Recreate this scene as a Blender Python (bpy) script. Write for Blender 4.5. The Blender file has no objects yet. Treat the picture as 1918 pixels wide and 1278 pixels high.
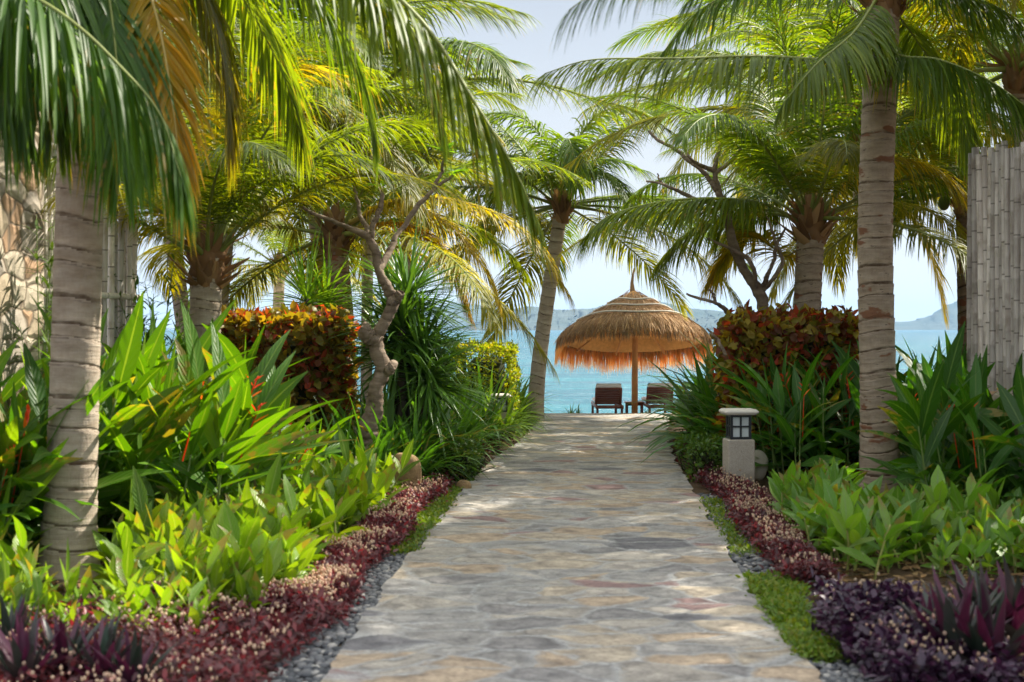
import bpy, math, random
import numpy as np
from mathutils import Vector, Matrix, Quaternion, Euler

random.seed(4)
rng = np.random.default_rng(11)
R = math.radians
SC = bpy.context.scene
COL = SC.collection

# ------------------------------------------------------------------ camera
F = 2664.0            # focal length in pixels of a 1918 px wide frame (50 mm lens)
EYE = 1.7
cam_d = bpy.data.cameras.new("camera")
cam = bpy.data.objects.new("camera", cam_d)
COL.objects.link(cam)
cam.location = (0, 0, EYE)
cam.rotation_euler = (R(90), 0, 0)
cam_d.lens = 50
cam_d.sensor_width = 36
cam_d.shift_y = -22 / 1918
cam_d.clip_start = 0.1
cam_d.clip_end = 60000
cam_d.dof.use_dof = True
cam_d.dof.focus_distance = 24
cam_d.dof.aperture_fstop = 2.8
SC.camera = cam

# ------------------------------------------------------------------ light
SUN_AZ, SUN_EL = 57, 46          # degrees; azimuth clockwise from +Y
SUN_DIR = Vector((math.sin(R(SUN_AZ)) * math.cos(R(SUN_EL)), math.cos(R(SUN_AZ)) * math.cos(R(SUN_EL)), math.sin(R(SUN_EL))))
sun_d = bpy.data.lights.new("sun", 'SUN')
sun_d.energy = 5.0
sun_d.angle = R(0.53)
sun_d.color = (1.0, 0.93, 0.80)
sun = bpy.data.objects.new("sun", sun_d)
COL.objects.link(sun)
sun.rotation_euler = SUN_DIR.to_track_quat('Z', 'Y').to_euler()

world = bpy.data.worlds.new("World")
SC.world = world
world.use_nodes = True
nt = world.node_tree
nt.nodes.clear()
w_out = nt.nodes.new('ShaderNodeOutputWorld')
w_bg = nt.nodes.new('ShaderNodeBackground')
w_sky = nt.nodes.new('ShaderNodeTexSky')
w_sky.sky_type = 'NISHITA'
w_sky.sun_disc = False
w_sky.sun_elevation = R(SUN_EL)
w_sky.sun_rotation = R(SUN_AZ)
w_sky.air_density = 1.0
w_sky.dust_density = 1.6
w_tc = nt.nodes.new('ShaderNodeTexCoord')
w_map = nt.nodes.new('ShaderNodeMapping')
w_map.inputs['Scale'].default_value = (1.6, 1.6, 5.0)
w_n = nt.nodes.new('ShaderNodeTexNoise')
w_n.inputs['Scale'].default_value = 2.2
w_n.inputs['Detail'].default_value = 6
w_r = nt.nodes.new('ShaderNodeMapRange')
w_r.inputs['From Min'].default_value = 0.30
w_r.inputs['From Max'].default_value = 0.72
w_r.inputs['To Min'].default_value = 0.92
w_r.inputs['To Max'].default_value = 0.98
w_mix = nt.nodes.new('ShaderNodeMix')
w_mix.data_type = 'RGBA'
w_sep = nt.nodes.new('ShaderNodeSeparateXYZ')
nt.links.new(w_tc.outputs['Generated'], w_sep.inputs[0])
w_cr = nt.nodes.new('ShaderNodeValToRGB')               # thin overcast: pale at the horizon, grey above, boosted unseen overhead to fill shade
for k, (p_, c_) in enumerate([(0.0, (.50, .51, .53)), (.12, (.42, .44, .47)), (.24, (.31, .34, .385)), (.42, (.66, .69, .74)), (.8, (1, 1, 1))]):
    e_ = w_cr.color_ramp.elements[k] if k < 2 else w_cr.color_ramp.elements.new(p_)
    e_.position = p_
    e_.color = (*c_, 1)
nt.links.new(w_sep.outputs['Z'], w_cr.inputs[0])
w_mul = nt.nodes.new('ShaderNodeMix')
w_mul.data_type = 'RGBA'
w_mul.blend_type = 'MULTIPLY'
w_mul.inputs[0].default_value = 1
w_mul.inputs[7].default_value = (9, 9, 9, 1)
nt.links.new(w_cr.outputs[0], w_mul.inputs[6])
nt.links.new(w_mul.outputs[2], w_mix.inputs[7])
nt.links.new(w_tc.outputs['Generated'], w_map.inputs[0])
nt.links.new(w_map.outputs[0], w_n.inputs['Vector'])
nt.links.new(w_n.outputs['Fac'], w_r.inputs['Value'])
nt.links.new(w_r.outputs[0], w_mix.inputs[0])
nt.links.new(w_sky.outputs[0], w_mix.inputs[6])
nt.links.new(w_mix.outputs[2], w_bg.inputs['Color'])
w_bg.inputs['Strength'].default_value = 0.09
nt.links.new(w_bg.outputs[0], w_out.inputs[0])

SC.view_settings.view_transform = 'Standard'
SC.view_settings.look = 'None'
SC.view_settings.gamma = 1.0
SC.view_settings.exposure = 1.3
SC.cycles.max_bounces = 8
SC.cycles.diffuse_bounces = 4
SC.cycles.transmission_bounces = 6
SC.cycles.glossy_bounces = 2
SC.cycles.volume_bounces = 0
SC.cycles.use_denoising = True
SC.cycles.sample_clamp_indirect = 6


def at(px, py, y):
    """point of the place seen at pixel (px, py) at depth y"""
    return np.array([(px - 959) / F * y, y, EYE - (py - 617) / F * y])


# ------------------------------------------------------------------ mesh building
def nrm(a):
    return a / np.maximum(np.linalg.norm(a, axis=-1, keepdims=True), 1e-9)


class MB:
    """collects quads; build() links them as ONE mesh object"""

    def __init__(self):
        self.v, self.f, self.a, self.m, self.n = [], [], [], [], 0

    def add(self, v, f, a=None, m=0):
        v = np.asarray(v, float).reshape(-1, 3)
        f = np.asarray(f, int).reshape(-1, 4)
        self.v.append(v)
        self.f.append(f + self.n)
        self.a.append(np.zeros_like(v) if a is None else np.asarray(a, float).reshape(-1, 3))
        self.m.append(np.full(len(f), m, int))
        self.n += len(v)

    def mesh(self, name, mats, smooth=True):
        v = np.concatenate(self.v)
        f = np.concatenate(self.f)
        a = np.concatenate(self.a)
        m = np.concatenate(self.m)
        me = bpy.data.meshes.new(name)
        me.vertices.add(len(v))
        me.vertices.foreach_set('co', v.ravel().astype(np.float32))
        me.loops.add(len(f) * 4)
        me.loops.foreach_set('vertex_index', f.ravel().astype(np.int32))
        me.polygons.add(len(f))
        me.polygons.foreach_set('loop_start', (np.arange(len(f)) * 4).astype(np.int32))
        me.polygons.foreach_set('material_index', m.astype(np.int32))
        me.polygons.foreach_set('use_smooth', np.full(len(f), smooth, bool))
        me.update(calc_edges=True)
        at_ = me.attributes.new('leaf', 'FLOAT_VECTOR', 'POINT')
        at_.data.foreach_set('vector', a.ravel().astype(np.float32))
        for k in (mats if isinstance(mats, (list, tuple)) else [mats]):
            me.materials.append(k)
        return me

    def build(self, name, mats, parent=None, loc=None, smooth=True):
        return link(name, self.mesh(name, mats, smooth), parent, loc)


def link(name, me, parent=None, loc=None):
    o = bpy.data.objects.new(name, me)
    COL.objects.link(o)
    if parent is not None:
        o.parent = parent
    if loc is not None:
        o.location = loc
    return o


def tag(o, label=None, cat=None, group=None, kind=None):
    if label: o['label'] = label
    if cat: o['category'] = cat
    if group: o['group'] = group
    if kind: o['kind'] = kind
    return o


def empty(name, loc, label=None, cat=None, group=None):
    o = bpy.data.objects.new(name, None)
    COL.objects.link(o)
    o.location = loc
    o.empty_display_size = 0.1
    return tag(o, label, cat, group)


def copy_tree(o, parent=None):
    c = o.copy()
    COL.objects.link(c)
    if parent is not None:
        c.parent = parent
    for ch in list(o.children):
        copy_tree(ch, c)
    return c


PROF_LEAF = np.array([.12, .62, .95, 1.0, .78, .42, .05])      # broad pointed leaf
PROF_PALM = np.array([.55, 1.0, .85, .5, .06])
PROF_STRAP = np.array([.75, .95, 1.0, .95, .82, .6, .3, .04])
PROF_SMALL = np.array([.15, 1.0, .8, .06])


def blades(mb, P, D, N, L, W, droop, prof, fold=0.0, m=0, wide=False, curl=0.0):
    """a batch of leaf blades. P base points, D directions, N facing hints, L lengths, W half widths"""
    P = np.array(P, float).reshape(-1, 3)
    k_ = len(P)
    D = nrm(np.broadcast_to(np.array(D, float), (k_, 3)).copy())
    N = np.broadcast_to(np.array(N, float), (k_, 3))
    L = np.broadcast_to(np.array(L, float), (k_,))
    W = np.broadcast_to(np.array(W, float), (k_,))
    droop = np.broadcast_to(np.array(droop, float), (k_,))
    n = len(prof) - 1
    side0 = np.cross(D, N)
    bad = np.linalg.norm(side0, axis=1) < 1e-3
    if bad.any():
        side0[bad] = np.cross(D[bad], np.array([.3, .9, .1]))
    side0 = nrm(side0)
    rows, att = [], []
    pos = P.copy()
    d = D.copy()
    for k in range(n + 1):
        side = nrm(side0 - d * (side0 * d).sum(1, keepdims=True))
        nn = np.cross(side, d)
        w = (W * prof[k])[:, None]
        t = k / n
        if wide:
            pts = [pos - side * w + nn * w * fold, pos, pos + side * w + nn * w * fold]
            us = [0, .5, 1]
        else:
            pts = [pos - side * w, pos + side * w]
            us = [0, 1]
        rows.append(np.stack(pts, 1))
        att.append(np.stack([np.stack([np.full(k_, u), np.full(k_, t), L], 1) for u in us], 1))
        g = (droop / n * (0.5 + t))[:, None] * np.array([0, 0, -1.0])
        d = nrm(d + g + nn * curl / n)
        pos = pos + d * (L / n)[:, None]
    V = np.stack(rows, 1)           # k, n+1, c, 3
    A = np.stack(att, 1)
    c = V.shape[2]
    base = (np.arange(k_) * (n + 1) * c)[:, None, None]
    r = (np.arange(n) * c)[None, :, None]
    q = np.arange(c - 1)[None, None, :]
    i = base + r + q
    f = np.stack([i, i + 1, i + 1 + c, i + c], -1)
    mb.add(V, f, A, m)


def spline(pts, n):
    """Catmull-Rom through pts, n samples spaced evenly by length"""
    p = np.array(pts, float)
    p = np.vstack([2 * p[0] - p[1], p, 2 * p[-1] - p[-2]])
    out = []
    for i in range(1, len(p) - 2):
        t = np.linspace(0, 1, 24, endpoint=False)[:, None]
        a, b, c, d = p[i - 1], p[i], p[i + 1], p[i + 2]
        out.append(.5 * ((2 * b) + (-a + c) * t + (2 * a - 5 * b + 4 * c - d) * t ** 2 + (-a + 3 * b - 3 * c + d) * t ** 3))
    out.append(p[-2][None])
    q = np.vstack(out)
    s = np.concatenate([[0], np.cumsum(np.linalg.norm(np.diff(q, axis=0), axis=1))])
    ss = np.linspace(0, s[-1], n)
    return np.stack([np.interp(ss, s, q[:, k]) for k in range(3)], 1), s[-1]


def tangents(P):
    T = np.gradient(P, axis=0)
    return nrm(T)


def tube(mb, P, rad, sides=8, m=0, rfun=None, cap=True, afun=None):
    P = np.array(P, float)
    n = len(P)
    rad = np.broadcast_to(np.array(rad, float), (n,))
    T = tangents(P)
    ref = np.array([0, 1.0, 0]) if abs(T[0][1]) < .9 else np.array([1.0, 0, 0])
    X = nrm(np.cross(T[0], ref))
    rows, att = [], []
    ang = np.linspace(0, 2 * np.pi, sides, endpoint=False)
    s = np.concatenate([[0], np.cumsum(np.linalg.norm(np.diff(P, axis=0), axis=1))])
    for i in range(n):
        X = nrm(X - T[i] * np.dot(X, T[i]))
        Y = np.cross(T[i], X)
        r = rad[i] * np.ones(sides)
        if rfun is not None:
            r = r * rfun(s[i], ang)
        rows.append(P[i] + np.outer(np.cos(ang) * r, X) + np.outer(np.sin(ang) * r, Y))
        att.append(np.stack([ang / 6.2832, np.full(sides, s[i]), np.full(sides, i / max(n - 1, 1)) if afun is None else afun(s[i], ang)], 1))
    if cap:
        rows.append(np.repeat(P[-1][None] + T[-1] * .002, sides, 0) + (rows[-1] - P[-1]) * .02)
        att.append(att[-1])
    V = np.array(rows)
    nr = len(rows)
    i = (np.arange(nr - 1) * sides)[:, None]
    j = np.arange(sides)[None]
    j2 = (j + 1) % sides
    f = np.stack([i + j, i + j2, i + sides + j2, i + sides + j], -1)
    mb.add(V, f, np.array(att), m)


def box(mb, c, s, m=0, rot=None, bev=0.0):
    """box with centre c and full size s; bev chamfers all edges"""
    hx, hy, hz = np.array(s, float) / 2
    if bev <= 0:
        v = np.array([[x, y, z] for z in (-hz, hz) for y in (-hy, hy) for x in (-hx, hx)])
        f = [[0, 2, 3, 1], [4, 5, 7, 6], [0, 1, 5, 4], [2, 6, 7, 3], [0, 4, 6, 2], [1, 3, 7, 5]]
    else:
        b = min(bev, hx * .9, hy * .9, hz * .9)
        prof = [(-hz, b), (-hz + b, 0), (hz - b, 0), (hz, b)]
        v, f = [], []
        def ring(z, ins):
            ax, ay = hx - ins, hy - ins
            return [[ax - b, -ay, z], [ax, -ay + b, z], [ax, ay - b, z], [ax - b, ay, z],
                    [-ax + b, ay, z], [-ax, ay - b, z], [-ax, -ay + b, z], [-ax + b, -ay, z]]
        for z, ins in prof:
            v += ring(z, ins)
        for k in range(3):
            for j in range(8):
                f.append([k * 8 + j, k * 8 + (j + 1) % 8, k * 8 + 8 + (j + 1) % 8, k * 8 + 8 + j])
        for o in (0, 24):
            q = [[o + 0, o + 1, o + 2, o + 3], [o + 0, o + 3, o + 4, o + 7], [o + 4, o + 5, o + 6, o + 7]]
            f += [list(reversed(x)) for x in q] if o == 0 else q
        v = np.array(v)
    if rot is not None:
        v = v @ np.array(Euler(rot).to_matrix()).T
    mb.add(v + np.array(c, float), f, v, m)


def lathe(mb, prof, sides=24, m=0, c=(0, 0, 0)):
    ang = np.linspace(0, 2 * np.pi, sides, endpoint=False)
    V = np.array([[[r * math.cos(a), r * math.sin(a), z] for a in ang] for r, z in prof]) + np.array(c, float)
    n = len(prof)
    i = (np.arange(n - 1) * sides)[:, None]
    j = np.arange(sides)[None]
    f = np.stack([i + j, i + (j + 1) % sides, i + sides + (j + 1) % sides, i + sides + j], -1)
    A = np.zeros_like(V)
    A[..., 0] = ang[None] / 6.2832
    A[..., 1] = np.linspace(0, 1, n)[:, None]
    mb.add(V, f, A, m)


def blob(mb, c, r, seed, rough=.15, nu=14, nv=9, m=0, flat=None):
    """an irregular stone"""
    q = np.random.default_rng(seed)
    th = np.linspace(0.02, np.pi - .02, nv)
    ph = np.linspace(0, 2 * np.pi, nu, endpoint=False)
    dirs = np.array([[[math.sin(t) * math.cos(p), math.sin(t) * math.sin(p), math.cos(t)] for p in ph] for t in th])
    k = q.normal(size=(5, 3)) * 1.6
    o = q.uniform(0, 6, 5)
    bump = sum(np.sin(dirs @ k[i] * 1.5 + o[i]) for i in range(5)) / 5
    V = dirs * (1 + rough * bump)[..., None]
    if flat:
        V = np.sign(V) * np.abs(V) ** flat
    V = V * np.array(r, float) + np.array(c, float)
    i = (np.arange(nv - 1) * nu)[:, None]
    j = np.arange(nu)[None]
    f = np.stack([i + j, i + nu + j, i + nu + (j + 1) % nu, i + (j + 1) % nu], -1)
    mb.add(V, f, dirs, m)


# ------------------------------------------------------------------ materials
class NT:
    def __init__(self, name):
        self.mat = bpy.data.materials.new(name)
        self.mat.use_nodes = True
        self.t = self.mat.node_tree
        self.t.nodes.clear()
        self.out = self.t.nodes.new('ShaderNodeOutputMaterial')

    def n(self, typ, **kw):
        nd = self.t.nodes.new(typ)
        for k, v in kw.items():
            if k.startswith('_'):
                setattr(nd, k[1:], v)
            else:
                key = int(k[1:]) if k[0] == 'i' and k[1:].isdigit() else k.replace('__', ' ')
                self.set(nd, key, v)
        return nd

    def set(self, nd, key, v):
        s = nd.inputs[key]
        if isinstance(v, bpy.types.NodeSocket):
            self.t.links.new(v, s)
        elif isinstance(v, bpy.types.Node):
            self.t.links.new(v.outputs[0], s)
        else:
            if isinstance(v, (tuple, list)) and len(v) == 3 and s.type == 'RGBA':
                v = (*v, 1)
            s.default_value = v

    def mix(self, fac, a, b, mode='MIX'):
        nd = self.t.nodes.new('ShaderNodeMix')
        nd.data_type = 'RGBA'
        nd.blend_type = mode
        self.set(nd, 0, fac); self.set(nd, 6, a); self.set(nd, 7, b)
        return nd.outputs[2]

    def math(self, op, a, b=0.0, c=None, clamp=False):
        nd = self.t.nodes.new('ShaderNodeMath')
        nd.operation = op
        nd.use_clamp = clamp
        self.set(nd, 0, a); self.set(nd, 1, b)
        if c is not None: self.set(nd, 2, c)
        return nd.outputs[0]

    def ramp(self, fac, stops, interp='LINEAR'):
        nd = self.t.nodes.new('ShaderNodeValToRGB')
        nd.color_ramp.interpolation = interp
        e = nd.color_ramp.elements
        while len(e) < len(stops):
            e.new(.5)
        for k, (p, c) in enumerate(stops):
            e[k].position = p
            e[k].color = (*c, 1) if len(c) == 3 else c
        self.set(nd, 0, fac)
        return nd.outputs[0]

    def noise(self, vec, scale, detail=4, rough=.5):
        nd = self.n('ShaderNodeTexNoise', Scale=scale, Detail=detail, Roughness=rough)
        if vec is not None: self.set(nd, 'Vector', vec)
        return nd.outputs['Fac']

    def mapping(self, vec, scale=(1, 1, 1), loc=(0, 0, 0)):
        nd = self.n('ShaderNodeMapping', Scale=scale, Location=loc)
        self.set(nd, 0, vec)
        return nd.outputs[0]

    def coord(self, k='Object'):
        return self.n('ShaderNodeTexCoord').outputs[k]

    def attr(self, name='leaf'):
        nd = self.n('ShaderNodeAttribute')
        nd.attribute_name = name
        return nd.outputs['Vector']

    def xyz(self, v):
        nd = self.n('ShaderNodeSeparateXYZ')
        self.set(nd, 0, v)
        return nd.outputs

    def bump(self, h, strength=.3, dist=.02):
        return self.n('ShaderNodeBump', Strength=strength, Distance=dist, Height=h).outputs[0]

    def pbr(self, color, rough=.6, spec=.5, normal=None, **kw):
        nd = self.n('ShaderNodeBsdfPrincipled', **{'Base__Color': color, 'Roughness': rough, 'Specular__IOR__Level': spec})
        for k, v in kw.items():
            self.set(nd, k.replace('__', ' '), v)
        if normal is not None: self.set(nd, 'Normal', normal)
        return nd.outputs[0]

    def done(self, sh):
        self.t.links.new(sh, self.out.inputs['Surface'])
        return self.mat


def leaf_mat(name, c1, c2, trans=.4, rough=.42, spec=.4, tint=(1.7, 1.45, .5), rib=None, use_obj=False, tipc=None, veins=0, c3=None, aged=0.0):
    t = NT(name)
    rnd = t.n('ShaderNodeNewGeometry').outputs['Random Per Island']
    col = t.ramp(rnd, [(0, c1), (.75, c2), (1, c3 or c2)])
    oi = t.n('ShaderNodeObjectInfo')
    if use_obj:
        col = t.mix(1.0, col, oi.outputs['Color'], 'MULTIPLY')
    orv = t.math('MULTIPLY_ADD', oi.outputs['Random'], .5, .75)
    col = t.mix(1.0, col, t.n('ShaderNodeCombineColor', Red=orv, Green=orv, Blue=orv).outputs[0], 'MULTIPLY')
    uv = t.xyz(t.attr())
    nz = t.noise(t.coord(), 9, 3)
    col = t.mix(t.math('MULTIPLY', nz, .35), col, t.mix(1.0, col, (1.5, 1.25, .7), 'MULTIPLY'))
    if tipc is not None:
        col = t.mix(t.math('MULTIPLY', t.math('SUBTRACT', t.math('POWER', uv[1], 2.0), .45, clamp=True), 1.5, clamp=True), col, tipc)
    nrmal = None
    if rib is not None:
        dist = t.math('ABSOLUTE', t.math('SUBTRACT', uv[0], .5))
        rb = t.math('LESS_THAN', dist, .045)
        col = t.mix(t.math('MULTIPLY', rb, .8), col, rib)
    if veins:
        dist = t.math('ABSOLUTE', t.math('SUBTRACT', uv[0], .5))
        ph = t.math('ADD', t.math('MULTIPLY', uv[1], 60.0), t.math('MULTIPLY', dist, -26.0))
        nrmal = t.bump(t.math('SINE', ph), veins, .004)
    if aged:
        ag = t.math('GREATER_THAN', t.math('FRACT', t.math('MULTIPLY', rnd, 7.31)), 1 - aged)
        sp = t.ramp(t.math('ADD', t.noise(t.coord(), 16, 4, .6), t.math('MULTIPLY', t.math('POWER', uv[1], 3.0), .3)), [(.56, (0, 0, 0)), (.66, (1, 1, 1))])
        col = t.mix(t.math('MULTIPLY', ag, sp), col, (.20, .165, .045))
    tc = t.mix(1.0, col, tint, 'MULTIPLY')
    p = t.pbr(col, rough, spec, nrmal)
    tr = t.n('ShaderNodeBsdfTranslucent', Color=tc)
    mx = t.n('ShaderNodeMixShader', Fac=trans)
    t.set(mx, 1, p); t.set(mx, 2, tr)
    return t.done(mx.outputs[0])


M = {}
M['frond'] = leaf_mat('palm_leaflet', (.70, .75, .6), (1.35, 1.25, 1.0), .50, .45, .3, (3.1, 2.5, .35), use_obj=True, aged=.14, c3=(1.9, 1.5, .8))
M['heliconia'] = leaf_mat('heliconia_leaf', (.035, .105, .008), (.085, .19, .012), .44, .42, .32, (2.8, 2.5, .25), aged=.14, rib=(.14, .22, .05), veins=.35, c3=(.13, .20, .02))
M['heliconia_dark'] = leaf_mat('heliconia_leaf_deep', (.020, .080, .010), (.050, .145, .014), .38, .40, .35, (2.5, 2.4, .3), aged=.14, rib=(.10, .18, .05), veins=.35)
M['young'] = leaf_mat('young_leaf', (.075, .165, .012), (.15, .26, .018), .42, .4, .4, (2.2, 2.0, .3), aged=.14, rib=(.2, .28, .08), veins=.3, c3=(.19, .24, .03))
M['young_blue'] = leaf_mat('young_leaf_cool', (.065, .165, .024), (.13, .25, .034), .38, .4, .45, (2.0, 2.0, .4), aged=.14, rib=(.16, .24, .1), veins=.3, c3=(.14, .2, .04))
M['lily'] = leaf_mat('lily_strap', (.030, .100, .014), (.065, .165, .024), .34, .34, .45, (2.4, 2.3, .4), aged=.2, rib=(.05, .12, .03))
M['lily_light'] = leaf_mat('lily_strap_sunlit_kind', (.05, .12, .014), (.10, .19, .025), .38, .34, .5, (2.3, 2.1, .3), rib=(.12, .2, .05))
M['lily_big'] = leaf_mat('broad_lily_leaf', (.022, .085, .012), (.050, .145, .020), .34, .36, .4, (2.4, 2.3, .35), aged=.2, rib=(.07, .15, .03))
M['dracaena'] = leaf_mat('dracaena_leaf', (.035, .100, .016), (.085, .19, .028), .28, .36, .45, (1.6, 1.5, .5))
M['copper'] = leaf_mat('copperleaf', (.07, .06, .014), (.22, .05, .022), .45, .45, .35, (2.4, 1.4, .5), c3=(.45, .08, .04))
M['copper_green'] = leaf_mat('copperleaf_green', (.11, .14, .016), (.26, .22, .03), .45, .45, .35, (2.3, 1.7, .35), c3=(.24, .20, .035))
M['yellowhedge'] = leaf_mat('golden_hedge_leaf', (.16, .26, .014), (.28, .34, .02), .5, .45, .4, (1.7, 1.5, .4), c3=(.38, .30, .04))
M['greenhedge'] = leaf_mat('green_hedge_leaf', (.03, .09, .012), (.07, .14, .018), .35, .42, .45)
M['grass'] = leaf_mat('grass_blade', (.06, .13, .015), (.12, .20, .02), .4, .5, .3, c3=(.18, .2, .04))
M['redleaf'] = leaf_mat('alternanthera_leaf', (.052, .022, .028), (.105, .036, .045), .34, .45, .4, (2.0, .9, .9), c3=(.19, .035, .045))
M['purple'] = leaf_mat('dark_purple_leaf', (.022, .010, .030), (.055, .022, .060), .2, .4, .5, (1.8, .8, 1.4), c3=(.085, .03, .07))
M['rhoeo_top'] = leaf_mat('oyster_leaf', (.022, .050, .030), (.060, .060, .062), .22, .35, .5, (1.6, .7, 1.1), c3=(.085, .03, .06))
M['rhoeo_under'] = leaf_mat('oyster_leaf_purple', (.050, .014, .036), (.095, .030, .060), .3, .4, .4, (1.8, .7, 1.2))
M['bud'] = leaf_mat('flower_bud', (.38, .26, .20), (.58, .48, .37), .3, .6, .2, (1.1, 1.0, .9), c3=(.6, .35, .32))
M['flower'] = leaf_mat('red_bract', (.55, .03, .015), (.70, .10, .015), .35, .4, .4, (1.4, .9, .6), c3=(.8, .26, .02))


def plain(name, c, rough=.6, spec=.4, var=.25, scale=8, bump=0.0, metallic=0.0):
    t = NT(name)
    o = t.coord()
    nz = t.noise(o, scale, 5, .6)
    col = t.mix(nz, tuple(x * (1 - var) for x in c), tuple(min(1, x * (1 + var)) for x in c))
    b = t.bump(t.noise(o, scale * 6, 4), bump, .01) if bump else None
    return t.done(t.pbr(col, rough, spec, b, Metallic=metallic))


M['midrib'] = plain('frond_midrib', (.17, .20, .04), .5, .4, .4)
M['midrib_y'] = plain('frond_midrib_yellow', (.30, .22, .05), .5, .4, .3)
M['stem'] = plain('plant_stem', (.13, .19, .045), .5, .4, .4)
M['stem_y'] = plain('plant_stem_yellow', (.26, .27, .07), .5, .4, .4)
M['twig'] = plain('dark_twig', (.06, .05, .035), .8, .2, .4)
M['core'] = plain('hedge_branches', (.035, .04, .018), .9, .1, .5)
M['rope'] = plain('pale_rope', (.62, .58, .52), .8, .2, .1)
M['darkwood'] = plain('dark_stained_wood', (.17, .060, .045), .45, .4, .4, 20)
M['cushion'] = plain('white_cushion', (.72, .70, .68), .9, .2, .06)
M['blackmetal'] = plain('black_lantern_metal', (.015, .017, .022), .4, .5, .2)
M['glass_panel'] = plain('frosted_panel', (.55, .60, .60), .35, .5, .08, 40)
M['whitestone'] = plain('pale_cap_stone', (.60, .56, .50), .8, .3, .15, 20, .3)
M['boulder'] = plain('pale_boulder', (.42, .38, .31), .85, .2, .25, 9, .4)
M['coconut'] = plain('green_coconut_husk', (.10, .16, .03), .45, .4, .3, 12)


def mat_trunk(name, c_hi, c_lo, patch=None, patch_amt=0.0, scars=True):
    t = NT(name)
    a = t.attr()
    u = t.xyz(a)
    o = t.coord()
    wob = t.noise(t.mapping(o, (3, 3, 6)), 1.2, 4)
    v = t.math('ADD', u[1], t.math('MULTIPLY', wob, .05))
    big = t.noise(t.mapping(o, (5, 5, 14)), 1.0, 6, .65)
    fine = t.noise(t.mapping(o, (40, 40, 9)), 1.0, 4, .7)
    horiz = t.noise(t.mapping(o, (4, 4, 45)), 1.0, 4, .6)
    col = t.mix(t.ramp(big, [(.3, (0, 0, 0)), (.68, (1, 1, 1))]), c_lo, c_hi)
    col = t.mix(t.math('MULTIPLY', fine, .5), col, t.mix(1.0, col, (.60, .56, .52), 'MULTIPLY'))
    col = t.mix(t.ramp(horiz, [(.56, (0, 0, 0)), (.74, (.35, .35, .35))]), col, t.mix(1.0, col, (.55, .49, .44), 'MULTIPLY'))
    if scars:
        ph = t.math('ADD', u[2], t.math('MULTIPLY', t.math('SUBTRACT', big, .5), .25))
        sc = t.ramp(ph, [(.0, (1, 1, 1)), (.09, (.8, .8, .8)), (.15, (0, 0, 0)), (.9, (0, 0, 0)), (1, (.8, .8, .8))])
        col = t.mix(t.math('MULTIPLY', sc, t.ramp(t.noise(t.mapping(o, (7, 7, 4)), 1.0, 3), [(.36, (.25, .25, .25)), (.55, (1, 1, 1))])), col, t.mix(1.0, col, (.26, .20, .155), 'MULTIPLY'))
        col = t.mix(t.ramp(ph, [(.17, (0, 0, 0)), (.24, (.5, .5, .5)), (.5, (0, 0, 0))]), col, t.mix(1.0, col, (1.35, 1.32, 1.28), 'MULTIPLY'))
    if patch:
        pn = t.noise(t.mapping(o, (3.2, 3.2, 8.5)), 1.0, 3, .55)
        lo_ = .64 - patch_amt * .2
        col = t.mix(t.ramp(pn, [(lo_, (0, 0, 0)), (lo_ + .04, (1, 1, 1))]), col, patch)
        dk = t.noise(t.mapping(o, (9, 9, 30), (5, 3, 1)), 1.0, 3, .6)
        col = t.mix(t.ramp(dk, [(.66, (0, 0, 0)), (.71, (.85, .85, .85))]), col, (.05, .038, .03))
    h = t.math('ADD', t.math('MULTIPLY', horiz, .7), t.math('MULTIPLY', fine, .6))
    return t.done(t.pbr(col, .85, .2, t.bump(t.math('ADD', h, t.math('MULTIPLY', sc, -1.2)) if scars else h, .6, .02)))


M['trunk'] = mat_trunk('palm_bark', (.50, .43, .35), (.31, .245, .185))
M['trunk_patch'] = mat_trunk('palm_bark_patched', (.42, .345, .27), (.26, .20, .145), (.20, .095, .055), .22)
M['trunk_dark'] = mat_trunk('palm_bark_shaggy', (.26, .19, .13), (.13, .085, .055), (.16, .06, .03), .5)
M['frangi'] = mat_trunk('frangipani_bark', (.30, .235, .175), (.115, .082, .058), scars=False)
M['boot'] = leaf_mat('palm_leaf_base', (.10, .055, .03), (.25, .15, .08), .12, .85, .15, (1.5, 1.2, .7), c3=(.34, .24, .14))


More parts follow.
